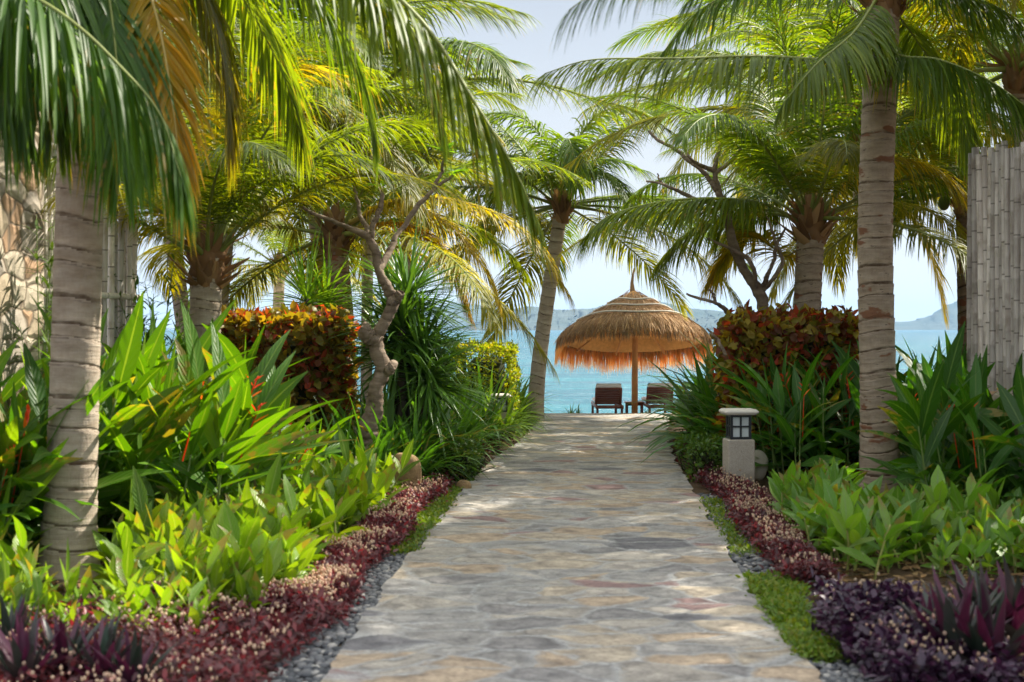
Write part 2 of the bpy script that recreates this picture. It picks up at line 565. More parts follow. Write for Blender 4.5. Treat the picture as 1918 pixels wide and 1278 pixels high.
def mat_path():
    t = NT('flagstone_paving')
    o = t.coord()
    wr = t.n('ShaderNodeTexNoise', Scale=1.6, Detail=3)
    t.set(wr, 'Vector', o)
    off = t.n('ShaderNodeVectorMath', _operation='MULTIPLY_ADD')
    t.set(off, 0, wr.outputs['Color']); off.inputs[1].default_value = (.26, .2, 0)
    t.set(off, 2, o)
    wr2 = t.n('ShaderNodeTexNoise', Scale=7.0, Detail=4)
    t.set(wr2, 'Vector', o)
    off2 = t.n('ShaderNodeVectorMath', _operation='MULTIPLY_ADD')
    t.set(off2, 0, wr2.outputs['Color']); off2.inputs[1].default_value = (.12, .12, 0)
    t.set(off2, 2, off.outputs[0])
    vec = t.mapping(off2.outputs[0], (2.3, 3.2, 0.0))
    vo = t.n('ShaderNodeTexVoronoi', Scale=1.0, Randomness=.95)
    t.set(vo, 'Vector', vec)
    ve = t.n('ShaderNodeTexVoronoi', _feature='DISTANCE_TO_EDGE', Scale=1.0, Randomness=.95)
    t.set(ve, 'Vector', vec)
    rc = t.n('ShaderNodeSeparateColor')
    t.set(rc, 0, vo.outputs['Color'])
    stone = t.ramp(rc.outputs[0], [(0, (.40, .375, .34)), (.18, (.48, .42, .34)), (.34, (.36, .355, .35)), (.5, (.50, .465, .42)), (.62, (.33, .325, .32)),
                                   (.72, (.46, .37, .28)), (.84, (.27, .265, .27)), (.91, (.33, .225, .22)), (.97, (.19, .19, .21))], 'CONSTANT')
    n1 = t.noise(o, 7, 7, .68)
    n2 = t.noise(t.mapping(o, (1, 1, 1), (3, 7, 0)), 34, 5, .7)
    n3 = t.noise(t.mapping(o, (1, 1.5, 1), (9, 2, 0)), 2.8, 5, .6)
    stone = t.mix(t.ramp(n1, [(.32, (0, 0, 0)), (.66, (1, 1, 1))]), t.mix(1.0, stone, (.46, .45, .46), 'MULTIPLY'), t.mix(1.0, stone, (1.10, 1.08, 1.05), 'MULTIPLY'))
    stone = t.mix(t.ramp(n3, [(.50, (0, 0, 0)), (.66, (.55, .55, .55))]), stone, t.mix(1.0, stone, (.50, .50, .53), 'MULTIPLY'))
    stone = t.mix(t.ramp(n2, [(.52, (0, 0, 0)), (.66, (.8, .8, .8))]), stone, t.mix(1.0, stone, (.52, .5, .5), 'MULTIPLY'))
    stone = t.mix(1.0, stone, (1.04, 1.03, 1.0), 'MULTIPLY')
    edge = t.math('ADD', ve.outputs['Distance'], t.math('MULTIPLY', t.math('SUBTRACT', n1, .5), .28))
    mfac = t.ramp(edge, [(.012, (1, 1, 1)), (.085, (0, 0, 0))])
    mort = t.mix(t.ramp(n2, [(.35, (0, 0, 0)), (.6, (1, 1, 1))]), (.20, .20, .20), (.52, .52, .51))
    col = t.mix(t.math('MULTIPLY', mfac, t.ramp(n3, [(.3, (.25, .25, .25)), (.6, (.8, .8, .8))])), stone, mort)
    h = t.math('ADD', t.math('MULTIPLY', t.ramp(edge, [(0, (0, 0, 0)), (.12, (1, 1, 1))]), .55), t.math('ADD', t.math('MULTIPLY', n1, .7), t.math('MULTIPLY', n2, .25)))
    return t.done(t.pbr(col, .78, .3, t.bump(h, .8, .04)))


M['path'] = mat_path()


def mat_soil():
    t = NT('garden_soil')
    o = t.coord()
    n1 = t.noise(o, 3, 8, .7)
    n2 = t.noise(o, 40, 4, .7)
    col = t.mix(n1, (.045, .030, .018), (.15, .10, .060))
    col = t.mix(t.ramp(n2, [(.55, (0, 0, 0)), (.7, (1, 1, 1))]), col, (.20, .14, .08))
    return t.done(t.pbr(col, .95, .1, t.bump(t.math('ADD', n1, n2), .8, .04)))


def mat_sand():
    t = NT('sand')
    o = t.coord()
    n1 = t.noise(o, 2, 8, .7)
    return t.done(t.pbr(t.mix(n1, (.33, .28, .21), (.52, .46, .36)), .95, .1, t.bump(n1, .6, .05)))


def mat_sea():
    t = NT('sea_water')
    o = t.coord()
    y = t.xyz(o)[1]
    shallow = t.n('ShaderNodeMapRange', Value=y)
    for k, v in (('From Min', 40), ('From Max', 900)): shallow.inputs[k].default_value = v
    sh = t.math('POWER', shallow.outputs[0], .4)
    big = t.noise(t.mapping(o, (.012, .05, 1)), 1.0, 5, .6)
    med = t.noise(t.mapping(o, (.12, .45, 1)), 1.0, 5, .65)
    col = t.mix(sh, (.003, .160, .200), (.002, .085, .160))
    col = t.mix(t.ramp(big, [(.35, (0, 0, 0)), (.65, (.55, .55, .55))]), col, (.018, .20, .225))
    col = t.mix(t.ramp(med, [(.40, (.8, .8, .8)), (.55, (0, 0, 0))]), col, (.003, .060, .110))
    foam = t.noise(t.mapping(o, (.5, 2.6, 1)), 1.0, 6, .7)
    col = t.mix(t.ramp(foam, [(.61, (0, 0, 0)), (.68, (.8, .8, .8))]), col, (.62, .68, .70))
    h = t.math('ADD', t.math('MULTIPLY', t.noise(t.mapping(o, (.5, 1.3, 1)), 1.0, 6, .65), 1.0), t.math('MULTIPLY', t.noise(t.mapping(o, (.06, .2, 1)), 1.0, 3), 2.0))
    return t.done(t.pbr(col, .25, .16, t.bump(h, 1.0, .8)))


def mat_hill(c1, c2):
    t = NT('island_slope')
    o = t.coord()
    n1 = t.noise(t.mapping(o, (.004, .004, .008)), 1.0, 8, .65)
    return t.done(t.pbr(t.mix(t.ramp(n1, [(.35, (0, 0, 0)), (.65, (1, 1, 1))]), c1, c2), .95, .1, t.bump(n1, 1.0, 40)))


def mat_stonewall():
    t = NT('rubble_stone_wall')
    o = t.coord()
    w = t.n('ShaderNodeTexNoise', Scale=3.0, Detail=2)
    t.set(w, 'Vector', o)
    off = t.n('ShaderNodeVectorMath', _operation='MULTIPLY_ADD')
    t.set(off, 0, w.outputs['Color']); off.inputs[1].default_value = (.2, .2, .15); t.set(off, 2, o)
    vec = t.mapping(off.outputs[0], (3.0, 3.0, 4.6))
    vo = t.n('ShaderNodeTexVoronoi', Scale=1.0, Randomness=.62); t.set(vo, 'Vector', vec)
    ve = t.n('ShaderNodeTexVoronoi', _feature='DISTANCE_TO_EDGE', Scale=1.0, Randomness=.62); t.set(ve, 'Vector', vec)
    rc = t.n('ShaderNodeSeparateColor'); t.set(rc, 0, vo.outputs['Color'])
    col = t.ramp(rc.outputs[0], [(0, (.42, .34, .24)), (.3, (.50, .43, .33)), (.6, (.38, .33, .27)), (.85, (.45, .29, .18))], 'CONSTANT')
    n1 = t.noise(o, 14, 6, .7)
    col = t.mix(n1, t.mix(1.0, col, (.62, .62, .62), 'MULTIPLY'), col)
    col = t.mix(t.ramp(ve.outputs['Distance'], [(.01, (1, 1, 1)), (.05, (0, 0, 0))]), col, (.16, .125, .09))
    h = t.math('ADD', t.ramp(ve.outputs['Distance'], [(0, (0, 0, 0)), (.2, (1, 1, 1))]), t.math('MULTIPLY', n1, .4))
    return t.done(t.pbr(col, .9, .2, t.bump(h, .6, .05)))


def mat_bamboo(name, hi, lo):
    t = NT(name)
    a = t.xyz(t.attr())
    o = t.coord()
    oi = t.n('ShaderNodeObjectInfo').outputs['Random']
    sh = t.n('ShaderNodeCombineXYZ', X=t.math('MULTIPLY', oi, 37.0), Y=t.math('MULTIPLY', oi, 11.0), Z=t.math('MULTIPLY', oi, 5.0)).outputs[0]
    off = t.n('ShaderNodeVectorMath', _operation='ADD'); t.set(off, 0, o); t.set(off, 1, sh)
    s1 = t.noise(t.mapping(off.outputs[0], (30, 30, 1.6)), 1.0, 5, .65)
    s2 = t.noise(t.mapping(off.outputs[0], (6, 6, 3)), 1.0, 5, .65)
    col = t.mix(t.ramp(s1, [(.3, (0, 0, 0)), (.7, (1, 1, 1))]), lo, hi)
    col = t.mix(t.ramp(s2, [(.5, (0, 0, 0)), (.72, (.8, .8, .8))]), col, t.mix(1.0, lo, (.6, .52, .45), 'MULTIPLY'))
    k = t.math('MULTIPLY_ADD', oi, .6, .66)
    col = t.mix(1.0, col, t.n('ShaderNodeCombineColor', Red=k, Green=k, Blue=k).outputs[0], 'MULTIPLY')
    nd = t.math('FRACT', t.math('ADD', t.math('MULTIPLY', a[1], 3.3), oi))
    col = t.mix(t.math('MULTIPLY', t.math('LESS_THAN', nd, .045), .75), col, (.10, .085, .07))
    return t.done(t.pbr(col, .6, .3, t.bump(s1, .25, .005)))


def mat_straw(name, c1, c2, c3, trans):
    return leaf_mat(name, c1, c2, trans, .8, .15, (1.25, 1.15, .95), c3=c3)


M['soil'] = mat_soil()
M['sand'] = mat_sand()
M['sea'] = mat_sea()
M['hill'] = mat_hill((.030, .055, .050), (.075, .090, .080))
M['stonewall'] = mat_stonewall()
M['bamboo'] = mat_bamboo('grey_bamboo', (.62, .565, .51), (.36, .315, .28))
M['bamboo_sunlit'] = mat_bamboo('sunlit_bamboo', (.74, .69, .62), (.50, .45, .40))  # lighter copy of the bamboo, sunlit tone put into its colour
M['straw_grey'] = mat_straw('weathered_thatch', (.17, .105, .06), (.33, .215, .125), (.54, .385, .24), .12)
M['straw_orange'] = mat_straw('orange_thatch', (.74, .42, .16), (.86, .55, .24), (.90, .66, .38), .62)
M['polewood'] = plain('barked_pole', (.46, .23, .085), .7, .3, .45, 7, .4)
M['thatch_core'] = plain('thatch_inner', (.56, .30, .11), .95, .1, .4, 14, .5)


def mat_granite():
    t = NT('granite')
    o = t.coord()
    n = t.noise(o, 160, 3, .7)
    n2 = t.noise(o, 9, 5, .6)
    col = t.ramp(n, [(.36, (.19, .17, .155)), (.46, (.40, .36, .31)), (.58, (.48, .43, .37)), (.68, (.60, .56, .50))])
    col = t.mix(t.math('MULTIPLY', n2, .5), col, t.mix(1.0, col, (.7, .66, .6), 'MULTIPLY'))
    z = t.xyz(o)[2]
    dirt = t.math('ADD', z, t.math('MULTIPLY', n2, .35))
    col = t.mix(t.ramp(dirt, [(.24, (.8, .8, .8)), (.42, (0, 0, 0))]), col, (.13, .10, .065))
    return t.done(t.pbr(col, .8, .3, t.bump(n, .15, .003)))


M['granite'] = mat_granite()


def mat_pebble():
    t = NT('grey_pebble')
    r = t.n('ShaderNodeNewGeometry').outputs['Random Per Island']
    col = t.ramp(r, [(0, (.035, .04, .048)), (.5, (.095, .10, .11)), (.85, (.19, .19, .19)), (1, (.38, .36, .33))])
    return t.done(t.pbr(col, .6, .4))


def mat_sandrock():
    t = NT('sandstone_block')
    o = t.coord()
    n = t.noise(o, 6, 6, .65)
    n2 = t.noise(o, 30, 4, .7)
    col = t.ramp(n, [(.3, (.14, .085, .045)), (.5, (.33, .22, .11)), (.7, (.50, .36, .19))])
    col = t.mix(t.math('MULTIPLY', n2, .5), col, t.mix(1.0, col, (.5, .45, .4), 'MULTIPLY'))
    return t.done(t.pbr(col, .9, .2, t.bump(n2, .7, .03)))


M['pebble'] = mat_pebble()
M['sandrock'] = mat_sandrock()

# ------------------------------------------------------------------ setting: ground, path, shore, sea, islands
# path edges measured on the ground: depth -> x
PL_Y = [2.0, 6.85, 9.57, 16.0, 18.6, 21.3, 28.1]
PL_X = [-1.16, -.91, -.787, -.47, -.22, .13, .55]
PR_Y = [2.0, 6.85, 8.83, 14.47, 17.9, 22.0, 28.1]
PR_X = [1.30, 1.455, 1.53, 1.88, 2.05, 2.40, 3.10]


def pl(y): return np.interp(y, PL_Y, PL_X)
def pr(y): return np.interp(y, PR_Y, PR_X)


def sheet(name, xs, ys, zf, mat, kind='structure', xf=None, smooth=True):
    X, Y = np.meshgrid(xs, ys)
    if xf is not None: X = xf(X, Y)
    V = np.stack([X, Y, zf(X, Y)], -1)
    nx, ny = len(xs), len(ys)
    i = (np.arange(ny - 1) * nx)[:, None]
    j = np.arange(nx - 1)[None]
    mb = MB()
    mb.add(V, np.stack([i + j, i + j + 1, i + nx + j + 1, i + nx + j], -1))
    return tag(mb.build(name, mat, smooth=smooth), kind=kind)


def ground_z(X, Y):
    z = np.zeros_like(Y)
    z = z - .16 * np.clip((Y - 28.35) / .25, 0, 1)
    z = z - 1.6 * np.clip((Y - 31) / 10, 0, 1) - 3 * np.clip((Y - 45) / 40, 0, 1)
    return z


sheet('ground', np.concatenate([[-400, -120, -40], np.linspace(-14, 14, 57), [40, 120, 400]]),
      np.concatenate([[-60, -10, 0], np.linspace(2, 28, 53), [28.35, 28.6, 31, 33, 36, 40, 45, 60, 90]]),
      lambda X, Y: ground_z(X, Y) + np.where(Y < 28, .012 * np.sin(X * 2.3 + 1) * np.sin(Y * 1.7), 0) * (np.abs(X - .6) > 2), M['soil'])
ws = rng.normal(size=400) * .022
ysp = np.linspace(2, 28.2, 264)


def path_xf(X, Y):
    k = ((Y - 2) / (28.2 - 2) * 263).astype(int).clip(0, 263)
    # stones end unevenly along the two edges
    jl = ws[(k // 3) % 200]; jr = ws[200 + (k // 3) % 200]
    return (pl(Y) + jl) * (1 - X) + (pr(Y) + jr) * X


sheet('path', np.linspace(0, 1, 12), ysp, lambda X, Y: 0 * X + .035 + .006 * np.sin(X * 17 + Y * 5) * np.sin(Y * 3.1), M['path'], xf=path_xf)
sheet('terrace', np.linspace(-.2, 9, 4), [26.6, 28.32], lambda X, Y: 0 * X + .028, M['path'])
sheet('sand', np.linspace(-60, 60, 40), np.linspace(28.45, 50, 30), lambda X, Y: ground_z(X, Y) + .02 + .02 * np.sin(X * 1.1 + Y), M['sand'])
SEA_Z = -1.45
sheet('sea', [-14000, 14000], [38, 14000], lambda X, Y: 0 * X + SEA_Z, M['sea'])


def ridge(name, prof, D, depth, seed, mat):
    """an island whose skyline passes through the (px, py) pairs at distance D"""
    q = np.random.default_rng(seed)
    px = np.array([p[0] for p in prof], float)
    py = np.array([p[1] for p in prof], float)
    n = 220
    xs = np.linspace(px[0], px[-1], n)
    hs = np.interp(xs, px, py)
    hs = np.convolve(np.pad(hs, 3, 'edge'), np.ones(7) / 7, 'valid')
    z = (617 - hs) / F * D + EYE - SEA_Z
    z = z + np.convolve(q.normal(size=n + 8), np.ones(9) / 9, 'valid') * z * .06
    X = (xs - 959) / F * D
    rows = []
    for k, t in enumerate(np.linspace(-1, 1, 15)):
        w = (1 - abs(t)) ** .85
        nz = np.convolve(q.normal(size=n + 10), np.ones(11) / 11, 'valid') * .2 * (1 - abs(2 * abs(t) - 1))
        rows.append(np.stack([X * (1 + t * depth / D) + q.normal(size=n) * 6, np.full(n, D + t * depth) + nz * 300, SEA_Z - 1 + z * np.clip(w + nz, 0, 1) * (w > 0)], 1))
    V = np.array(rows)
    i = (np.arange(14) * n)[:, None]; j = np.arange(n - 1)[None]
    mb = MB()
    mb.add(V, np.stack([i + j, i + j + 1, i + n + j + 1, i + n + j], -1))
    return tag(mb.build(name, mat), kind='structure')


ridge('hills', [(845, 616), (872, 612), (910, 600), (945, 586), (975, 576), (1000, 572), (1030, 578), (1065, 580), (1100, 578), (1130, 572), (1165, 562), (1200, 560),
                (1240, 566), (1290, 576), (1330, 580), (1380, 588), (1450, 598), (1520, 614)], 4300, 420, 3, M['hill'])
ridge('far_hills', [(560, 616), (640, 600), (740, 588), (820, 572), (870, 566), (905, 572), (945, 588), (1000, 596), (1100, 600), (1250, 590), (1400, 585), (1560, 590), (1640, 600), (1700, 604), (1745, 590),
                    (1785, 566), (1815, 562), (1850, 566), (1920, 590), (2050, 616)], 6400, 600, 5, M['hill'])

# ------------------------------------------------------------------ coconut palms
GREEN, MIDG, YELG, AMBER, DEEP = (.050, .105, .014), (.072, .125, .015), (.17, .17, .015), (.27, .21, .018), (.035, .090, .014)


def frond_parts(P, leaflet=.75, n=105, droop=1.5, seed=0, w=.017, rad=.022, hang=0.0, start=.14):
    """leaflets and midrib of one frond whose midrib runs through the points P"""
    q = np.random.default_rng(seed)
    n = int(n * 1.5)
    w = w * .9
    C, Ln = spline(P, 40)
    T = tangents(C)
    head = C[-1] - C[0]
    head[2] = 0
    if np.linalg.norm(head) < .15: head = np.array([1.0, .2, 0])
    B0 = nrm(np.array([-head[1], head[0], 0]))
    lf, rb = MB(), MB()
    tt = np.linspace(start, 1, n)
    Pp, Dd, Nn, Ll, Ww, Dr = [], [], [], [], [], []
    for s in (-1, 1):
        t = np.clip(tt + q.normal(size=n) * .004, 0, 1)
        idx = t * 39
        p = np.stack([np.interp(idx, np.arange(40), C[:, k]) for k in range(3)], 1)
        Tn = nrm(np.stack([np.interp(idx, np.arange(40), T[:, k]) for k in range(3)], 1))
        B = nrm(B0 - Tn * (Tn @ B0)[:, None])
        N = np.cross(Tn, B) * 1.0
        N = N * np.sign(N[:, 2:3] + 1e-6)
        a = np.radians(np.interp(t, [start, .5, 1], [66, 52, 16]) + q.normal(size=n) * 5)[:, None]
        lift = (.25 + q.normal(size=n) * .12)[:, None]
        D = Tn * np.cos(a) + s * B * np.sin(a) + N * lift * np.sin(a)
        D[:, 2] -= hang
        ll = leaflet * np.interp(t, [start, start + .12, .45, .8, 1], [.5, .85, 1, .8, .42]) * (1 + q.normal(size=n) * .08)
        brk = q.random(n) < .06
        ll[brk] *= q.uniform(.4, .8, brk.sum())
        Pp.append(p); Dd.append(D); Nn.append(N + q.normal(size=(n, 3)) * .18); Ll.append(ll)
        Ww.append(w * (.8 + .4 * q.random(n)) * np.interp(t, [start, .4, 1], [.8, 1, .6])); Dr.append(droop * (.6 + .8 * q.random(n)))
    blades(lf, np.concatenate(Pp), np.concatenate(Dd), np.concatenate(Nn), np.concatenate(Ll), np.concatenate(Ww), np.concatenate(Dr), PROF_PALM, wide=True, fold=.35)
    rr = rad * np.interp(np.linspace(0, 1, 40), [0, .06, .15, .6, 1], [2.0, 1.35, 1.0, .62, .12]) * min(1.2, Ln / 3.6)
    tube(rb, C, rr, 6)
    return lf, rb


def generic_frond(elev, L, bend, seed, leaflet, droop):
    d = np.array([math.cos(R(elev)), 0, math.sin(R(elev))])
    p = np.zeros(3)
    pts = [p.copy()]
    for k in range(8):
        p = p + d * L / 8
        d = nrm(d + np.array([0, 0, -1]) * bend * (.10 + .03 * k))
        pts.append(p.copy())
    pts = np.array(pts)
    q = np.random.default_rng(seed)
    pts[:, 1] += np.linspace(0, 1, 9) ** 2 * q.normal() * .25 * L / 3
    return frond_parts(pts, leaflet, 82, droop, seed, .0155)


POOL = {}


def pool_frond(elev, seed):
    """shared meshes of a 3.6 m frond leaving the crown at one of a few slopes"""
    e = int(round(elev / 14)) * 14
    k = (e, seed % 3)
    if k not in POOL:
        lf, rb = generic_frond(e + (seed % 3 - 1) * 4, 3.6, .55 + .25 * ((seed * 7) % 3) / 2 + (.55 if e > 60 else .3 if e > 35 else 0), 100 + e * 3 + seed % 3, .78, 1.1 + .35 * (seed % 3))
        POOL[k] = (lf.mesh('frond', M['frond']), rb.mesh('midrib', M['midrib']))
    return POOL[k]


def trunk_mesh(base, pts, r0, r1, seed, mat, spacing=.135, flare=.35, sides=28, ridge_amt=.045):
    q = np.random.default_rng(seed)
    L0 = sum(np.linalg.norm(np.diff(np.array(pts, float), axis=0), axis=1))
    n = max(40, min(int(L0 / .010), 520))
    C, L = spline(pts, n)
    C = C - np.array(base)
    s = np.linspace(0, L, n)
    rad = np.interp(s / L, [0, .25, 1], [r0, r0 * .45 + r1 * .55, r1]) * (1 + flare * np.exp(-s / .22))
    marks = np.cumsum(spacing * q.uniform(.35, 1.8, 400))
    ph1, ph2 = q.uniform(0, 6, 2)

    def phase(si, ang):
        sv = si + .022 * np.sin(ang + ph1 + .8 * si) + .010 * np.sin(2 * ang + ph2 + si * 2)
        k = np.searchsorted(marks, sv)
        lo = np.where(k > 0, marks[np.maximum(k - 1, 0)], 0)
        return (sv - lo) / np.maximum(marks[k] - lo, .01)

    def rf(si, ang):
        f = phase(si, ang)
        return 1 - ridge_amt * (1 - f) ** .6 + ridge_amt + .018 * np.sin(3 * ang + si * 1.3 + ph2)
    mb = MB()
    tube(mb, C, rad, sides, rfun=rf, afun=phase)
    return mb


def palm(label, base, crown, r0, r1, nf, L, seed, hero=(), mid=None, mat='trunk', tone=GREEN, boots=True, elev=(82, -28), az_skip=None, flare=.35,
         old=YELG, coconuts=0, ridge_amt=.045, az0=None):
    q = np.random.default_rng(seed)
    base = np.array(base, float); crown = np.array(crown, float)
    root = empty('palm_tree', base, label, 'palm tree')
    pts = [base] + ([np.array(m_, float) for m_ in mid] if mid else [base * .5 + crown * .5 + np.array([q.normal() * .05, 0, 0])]) + [crown]
    trunk_mesh(base, pts, r0, r1, seed, M[mat], flare=flare, ridge_amt=ridge_amt).build('trunk', M[mat], root)
    rel = crown - base
    if boots:
        mb = MB()
        # fibrous crown shaft and broken leaf bases
        zz = np.linspace(-.34, .45, 40)
        s1, s2 = q.uniform(0, 6, 2)
        tube(mb, rel + np.stack([0 * zz, 0 * zz, zz], 1), r1 * np.interp(zz, [-.34, -.2, 0, .15, .45], [.97, 1.10, 1.16, .9, .12]), 26,
             rfun=lambda s_, a_: 1 + .10 * np.sin(5 * a_ + 9 * s_ + s1) * np.sin(13 * s_ + s2) + .05 * np.sin(11 * a_ - 14 * s_) + .05 * np.sin(40 * s_ + 2 * a_))
        k = 60
        az = q.uniform(0, 6.28, k)
        P = rel + np.stack([np.cos(az) * r1 * 1.1, np.sin(az) * r1 * 1.1, q.uniform(-.34, .12, k)], 1)
        D = np.stack([np.cos(az) * .5 + q.normal(size=k) * .2, np.sin(az) * .5 + q.normal(size=k) * .2, q.uniform(.2, 1.1, k)], 1)
        blades(mb, P, D, np.stack([-np.cos(az), -np.sin(az), np.full(k, .6)], 1), q.uniform(.08, .42, k), q.uniform(.018, .06, k), -.3, np.array([1.3, 1.2, .9, .6, .25]), wide=True, fold=.5)
        mb.build('leaf_base', M['boot'], root)
    a = q.uniform(0, 6.28) if az0 is None else az0
    for i in range(nf):
        a += 2.39996 + q.normal() * .12
        if az_skip and any(lo <= math.degrees(a) % 360 <= hi for lo, hi in az_skip):
            continue
        t = (i + .5) / nf
        e = elev[0] + (elev[1] - elev[0]) * t ** .85 + q.normal() * 4
        me, mr = pool_frond(e, int(q.integers(0, 30)))
        fo = link('frond', me, root, rel + np.array([math.cos(a), math.sin(a), 0]) * r1 * .6)
        fo.rotation_euler = (q.normal() * .12, 0, a)
        fo.scale = [L / 3.6 * q.uniform(.88, 1.08)] * 3
        c = np.array(tone) * q.uniform(.85, 1.2)
        if t > .72: c = c * .45 + np.array(old) * .55 * q.uniform(.6, 1.1)
        fo.color = (*c, 1)
        link('midrib', mr, fo)
    for h in hero:
        P = np.array(h['p'], float) - base
        kw = {k: v for k, v in h.items() if k not in ('p', 'c')}
        lf, rb = frond_parts(P, **kw)
        fo = lf.build('frond', M['frond'], root)
        fo.color = (*h.get('c', tone), 1)
        rb.build('midrib', M['midrib_y'] if h.get('c') in (YELG, AMBER) else M['midrib'], fo)
    for i in range(coconuts):
        mb = MB()
        blob(mb, (0, 0, 0), (.085, .085, .11), i, .06)
        az = q.uniform(0, 6.28)
        mb.build('coconut', M['coconut'], root, rel + np.array([math.cos(az) * .28, math.sin(az) * .28, -.15 - .1 * q.random()]))
    return root


def A(*pts):
    return [at(*p) for p in pts]


# 1 the nearest palm on the left, crown above the frame
C1 = at(160, -170, 9.7)
palm('smooth grey palm trunk nearest the camera at the left, rising from heliconias', (-3.03, 9.68, 0), C1, .175, .15, 9, 3.6, 21,
     mid=[at(137, 800, 9.68), at(148, 450, 9.68), at(156, 150, 9.7)], elev=(80, 20), boots=False, flare=.34, ridge_amt=.045, az_skip=[(215, 330)],
     hero=[
         dict(p=A((160, -160, 9.7), (400, -200, 9.2), (620, -100, 8.9), (785, 35, 8.7), (885, 185, 8.6), (960, 310, 8.5), (1003, 405, 8.5)), leaflet=.92, n=92, droop=1.9, seed=2, w=.021, hang=.45, c=MIDG),
         dict(p=A((160, -160, 9.7), (240, -110, 9.2), (293, 30, 8.9), (325, 210, 8.7), (345, 400, 8.6)), leaflet=.62, n=80, droop=1.5, seed=3, w=.018, hang=.3, c=AMBER),
         dict(p=A((160, -160, 9.7), (190, -80, 9.0), (215, 80, 8.6), (228, 290, 8.4)), leaflet=1.05, n=84, droop=1.8, seed=4, w=.020, hang=.6, c=DEEP),
         dict(p=A((160, -160, 9.7), (80, -140, 8.8), (30, 0, 8.2), (5, 200, 8.0)), leaflet=1.1, n=84, droop=1.8, seed=5, w=.020, hang=.6, c=DEEP),
         dict(p=A((160, -160, 9.7), (120, -90, 9.2), (95, 40, 8.9), (100, 210, 8.8)), leaflet=1.0, n=84, droop=1.8, seed=61, w=.019, hang=.6, c=GREEN),
         dict(p=A((160, -160, 9.7), (260, -150, 9.9), (370, -40, 10.1), (420, 120, 10.2), (430, 270, 10.2)), leaflet=.85, n=84, droop=1.7, seed=62, w=.018, hang=.45, c=(.11, .13, .014)),
         dict(p=A((160, -160, 9.7), (420, -220, 9.4), (600, -150, 9.3), (730, -10, 9.2), (800, 120, 9.2), (830, 240, 9.2)), leaflet=.85, n=84, droop=1.8, seed=63, w=.019, hang=.45, c=GREEN),
         dict(p=A((160, -160, 9.7), (330, -130, 10.3), (450, -10, 10.8), (530, 140, 11.1), (565, 270, 11.3)), leaflet=.8, n=84, droop=1.6, seed=6, w=.018, hang=.3, c=MIDG),
         dict(p=A((160, -160, 9.7), (300, -190, 9.9), (470, -130, 10.1), (600, 0, 10.2), (680, 150, 10.3), (700, 260, 10.3)), leaflet=.85, n=84, droop=1.7, seed=8, w=.018, hang=.3, c=GREEN),
     ])
# off-frame left palm whose frond crosses the corner
C0 = np.array([-3.95, 8.3, 4.35])
palm('palm at the far left whose dark frond crosses the upper left corner', (-4.05, 8.3, 0), C0, .17, .15, 7, 3.6, 22, elev=(75, 15), boots=False, az_skip=[(200, 340)],
     hero=[dict(p=[C0] + A((-50, -70, 8.0), (120, 30, 7.8), (230, 130, 7.7), (300, 215, 7.6), (338, 330, 7.5)), leaflet=.98, n=88, droop=1.9, seed=9, w=.020, hang=.5, c=DEEP),
           dict(p=[C0] + A((-80, 20, 8.4), (0, 130, 8.3), (60, 260, 8.3)), leaflet=.8, n=70, droop=1.9, seed=10, w=.020, hang=.5, c=DEEP)])
# 2 low palm behind the heliconias
C2 = at(388, 480, 14.6)
palm('short palm with shaggy brown leaf bases between the left bamboo screen and the copper hedge', (-3.2, 14.6, 0), C2, .165, .155, 17, 3.0, 31,
     mid=[at(382, 700, 14.6)], mat='trunk', tone=MIDG, elev=(86, 22), hero=[
         dict(p=A((395, 440, 14.6), (440, 380, 14.4), (530, 320, 14.2), (640, 290, 14.0), (740, 330, 13.9)), leaflet=.75, n=76, droop=1.3, seed=12, rad=.026, c=MIDG),
         dict(p=A((385, 450, 14.6), (330, 330, 14.3), (260, 260, 14.1), (180, 260, 14.0), (110, 330, 13.9)), leaflet=.75, n=76, droop=1.5, seed=13, c=MIDG),
         dict(p=A((390, 450, 14.6), (400, 330, 14.4), (450, 210, 14.2), (540, 130, 14.0), (640, 140, 13.9)), leaflet=.75, n=76, droop=1.2, seed=14, c=YELG),
     ])
# 3 palm behind the frangipani
C3 = at(628, 440, 20)
palm('palm with a dark shaggy trunk behind the left frangipani, yellow lower fronds', at(650, 843, 20), C3, .17, .15, 20, 3.7, 41,
     mid=[at(642, 600, 20)], mat='trunk_dark', tone=MIDG, elev=(84, -15), az_skip=[(225, 300)], hero=[
         dict(p=A((640, 425, 20), (740, 380, 19.8), (840, 420, 19.6), (905, 500, 19.5), (935, 570, 19.5)), leaflet=.75, n=76, droop=1.6, seed=15, c=YELG),
         dict(p=A((640, 430, 20), (760, 420, 19.8), (835, 480, 19.6), (880, 590, 19.5)), leaflet=.7, n=70, droop=1.6, seed=16, c=AMBER),
         dict(p=A((640, 425, 20), (760, 372, 19.5), (900, 388, 19), (1000, 450, 18.8), (1064, 550, 18.8)), leaflet=.8, n=80, droop=1.6, seed=17, c=YELG),
     ])
# 4 small far palm
palm('small distant palm on the shore at the left, below the arching fronds', at(520, 760, 35), at(524, 498, 35), .15, .13, 15, 3.0, 51, tone=MIDG, elev=(80, -20))
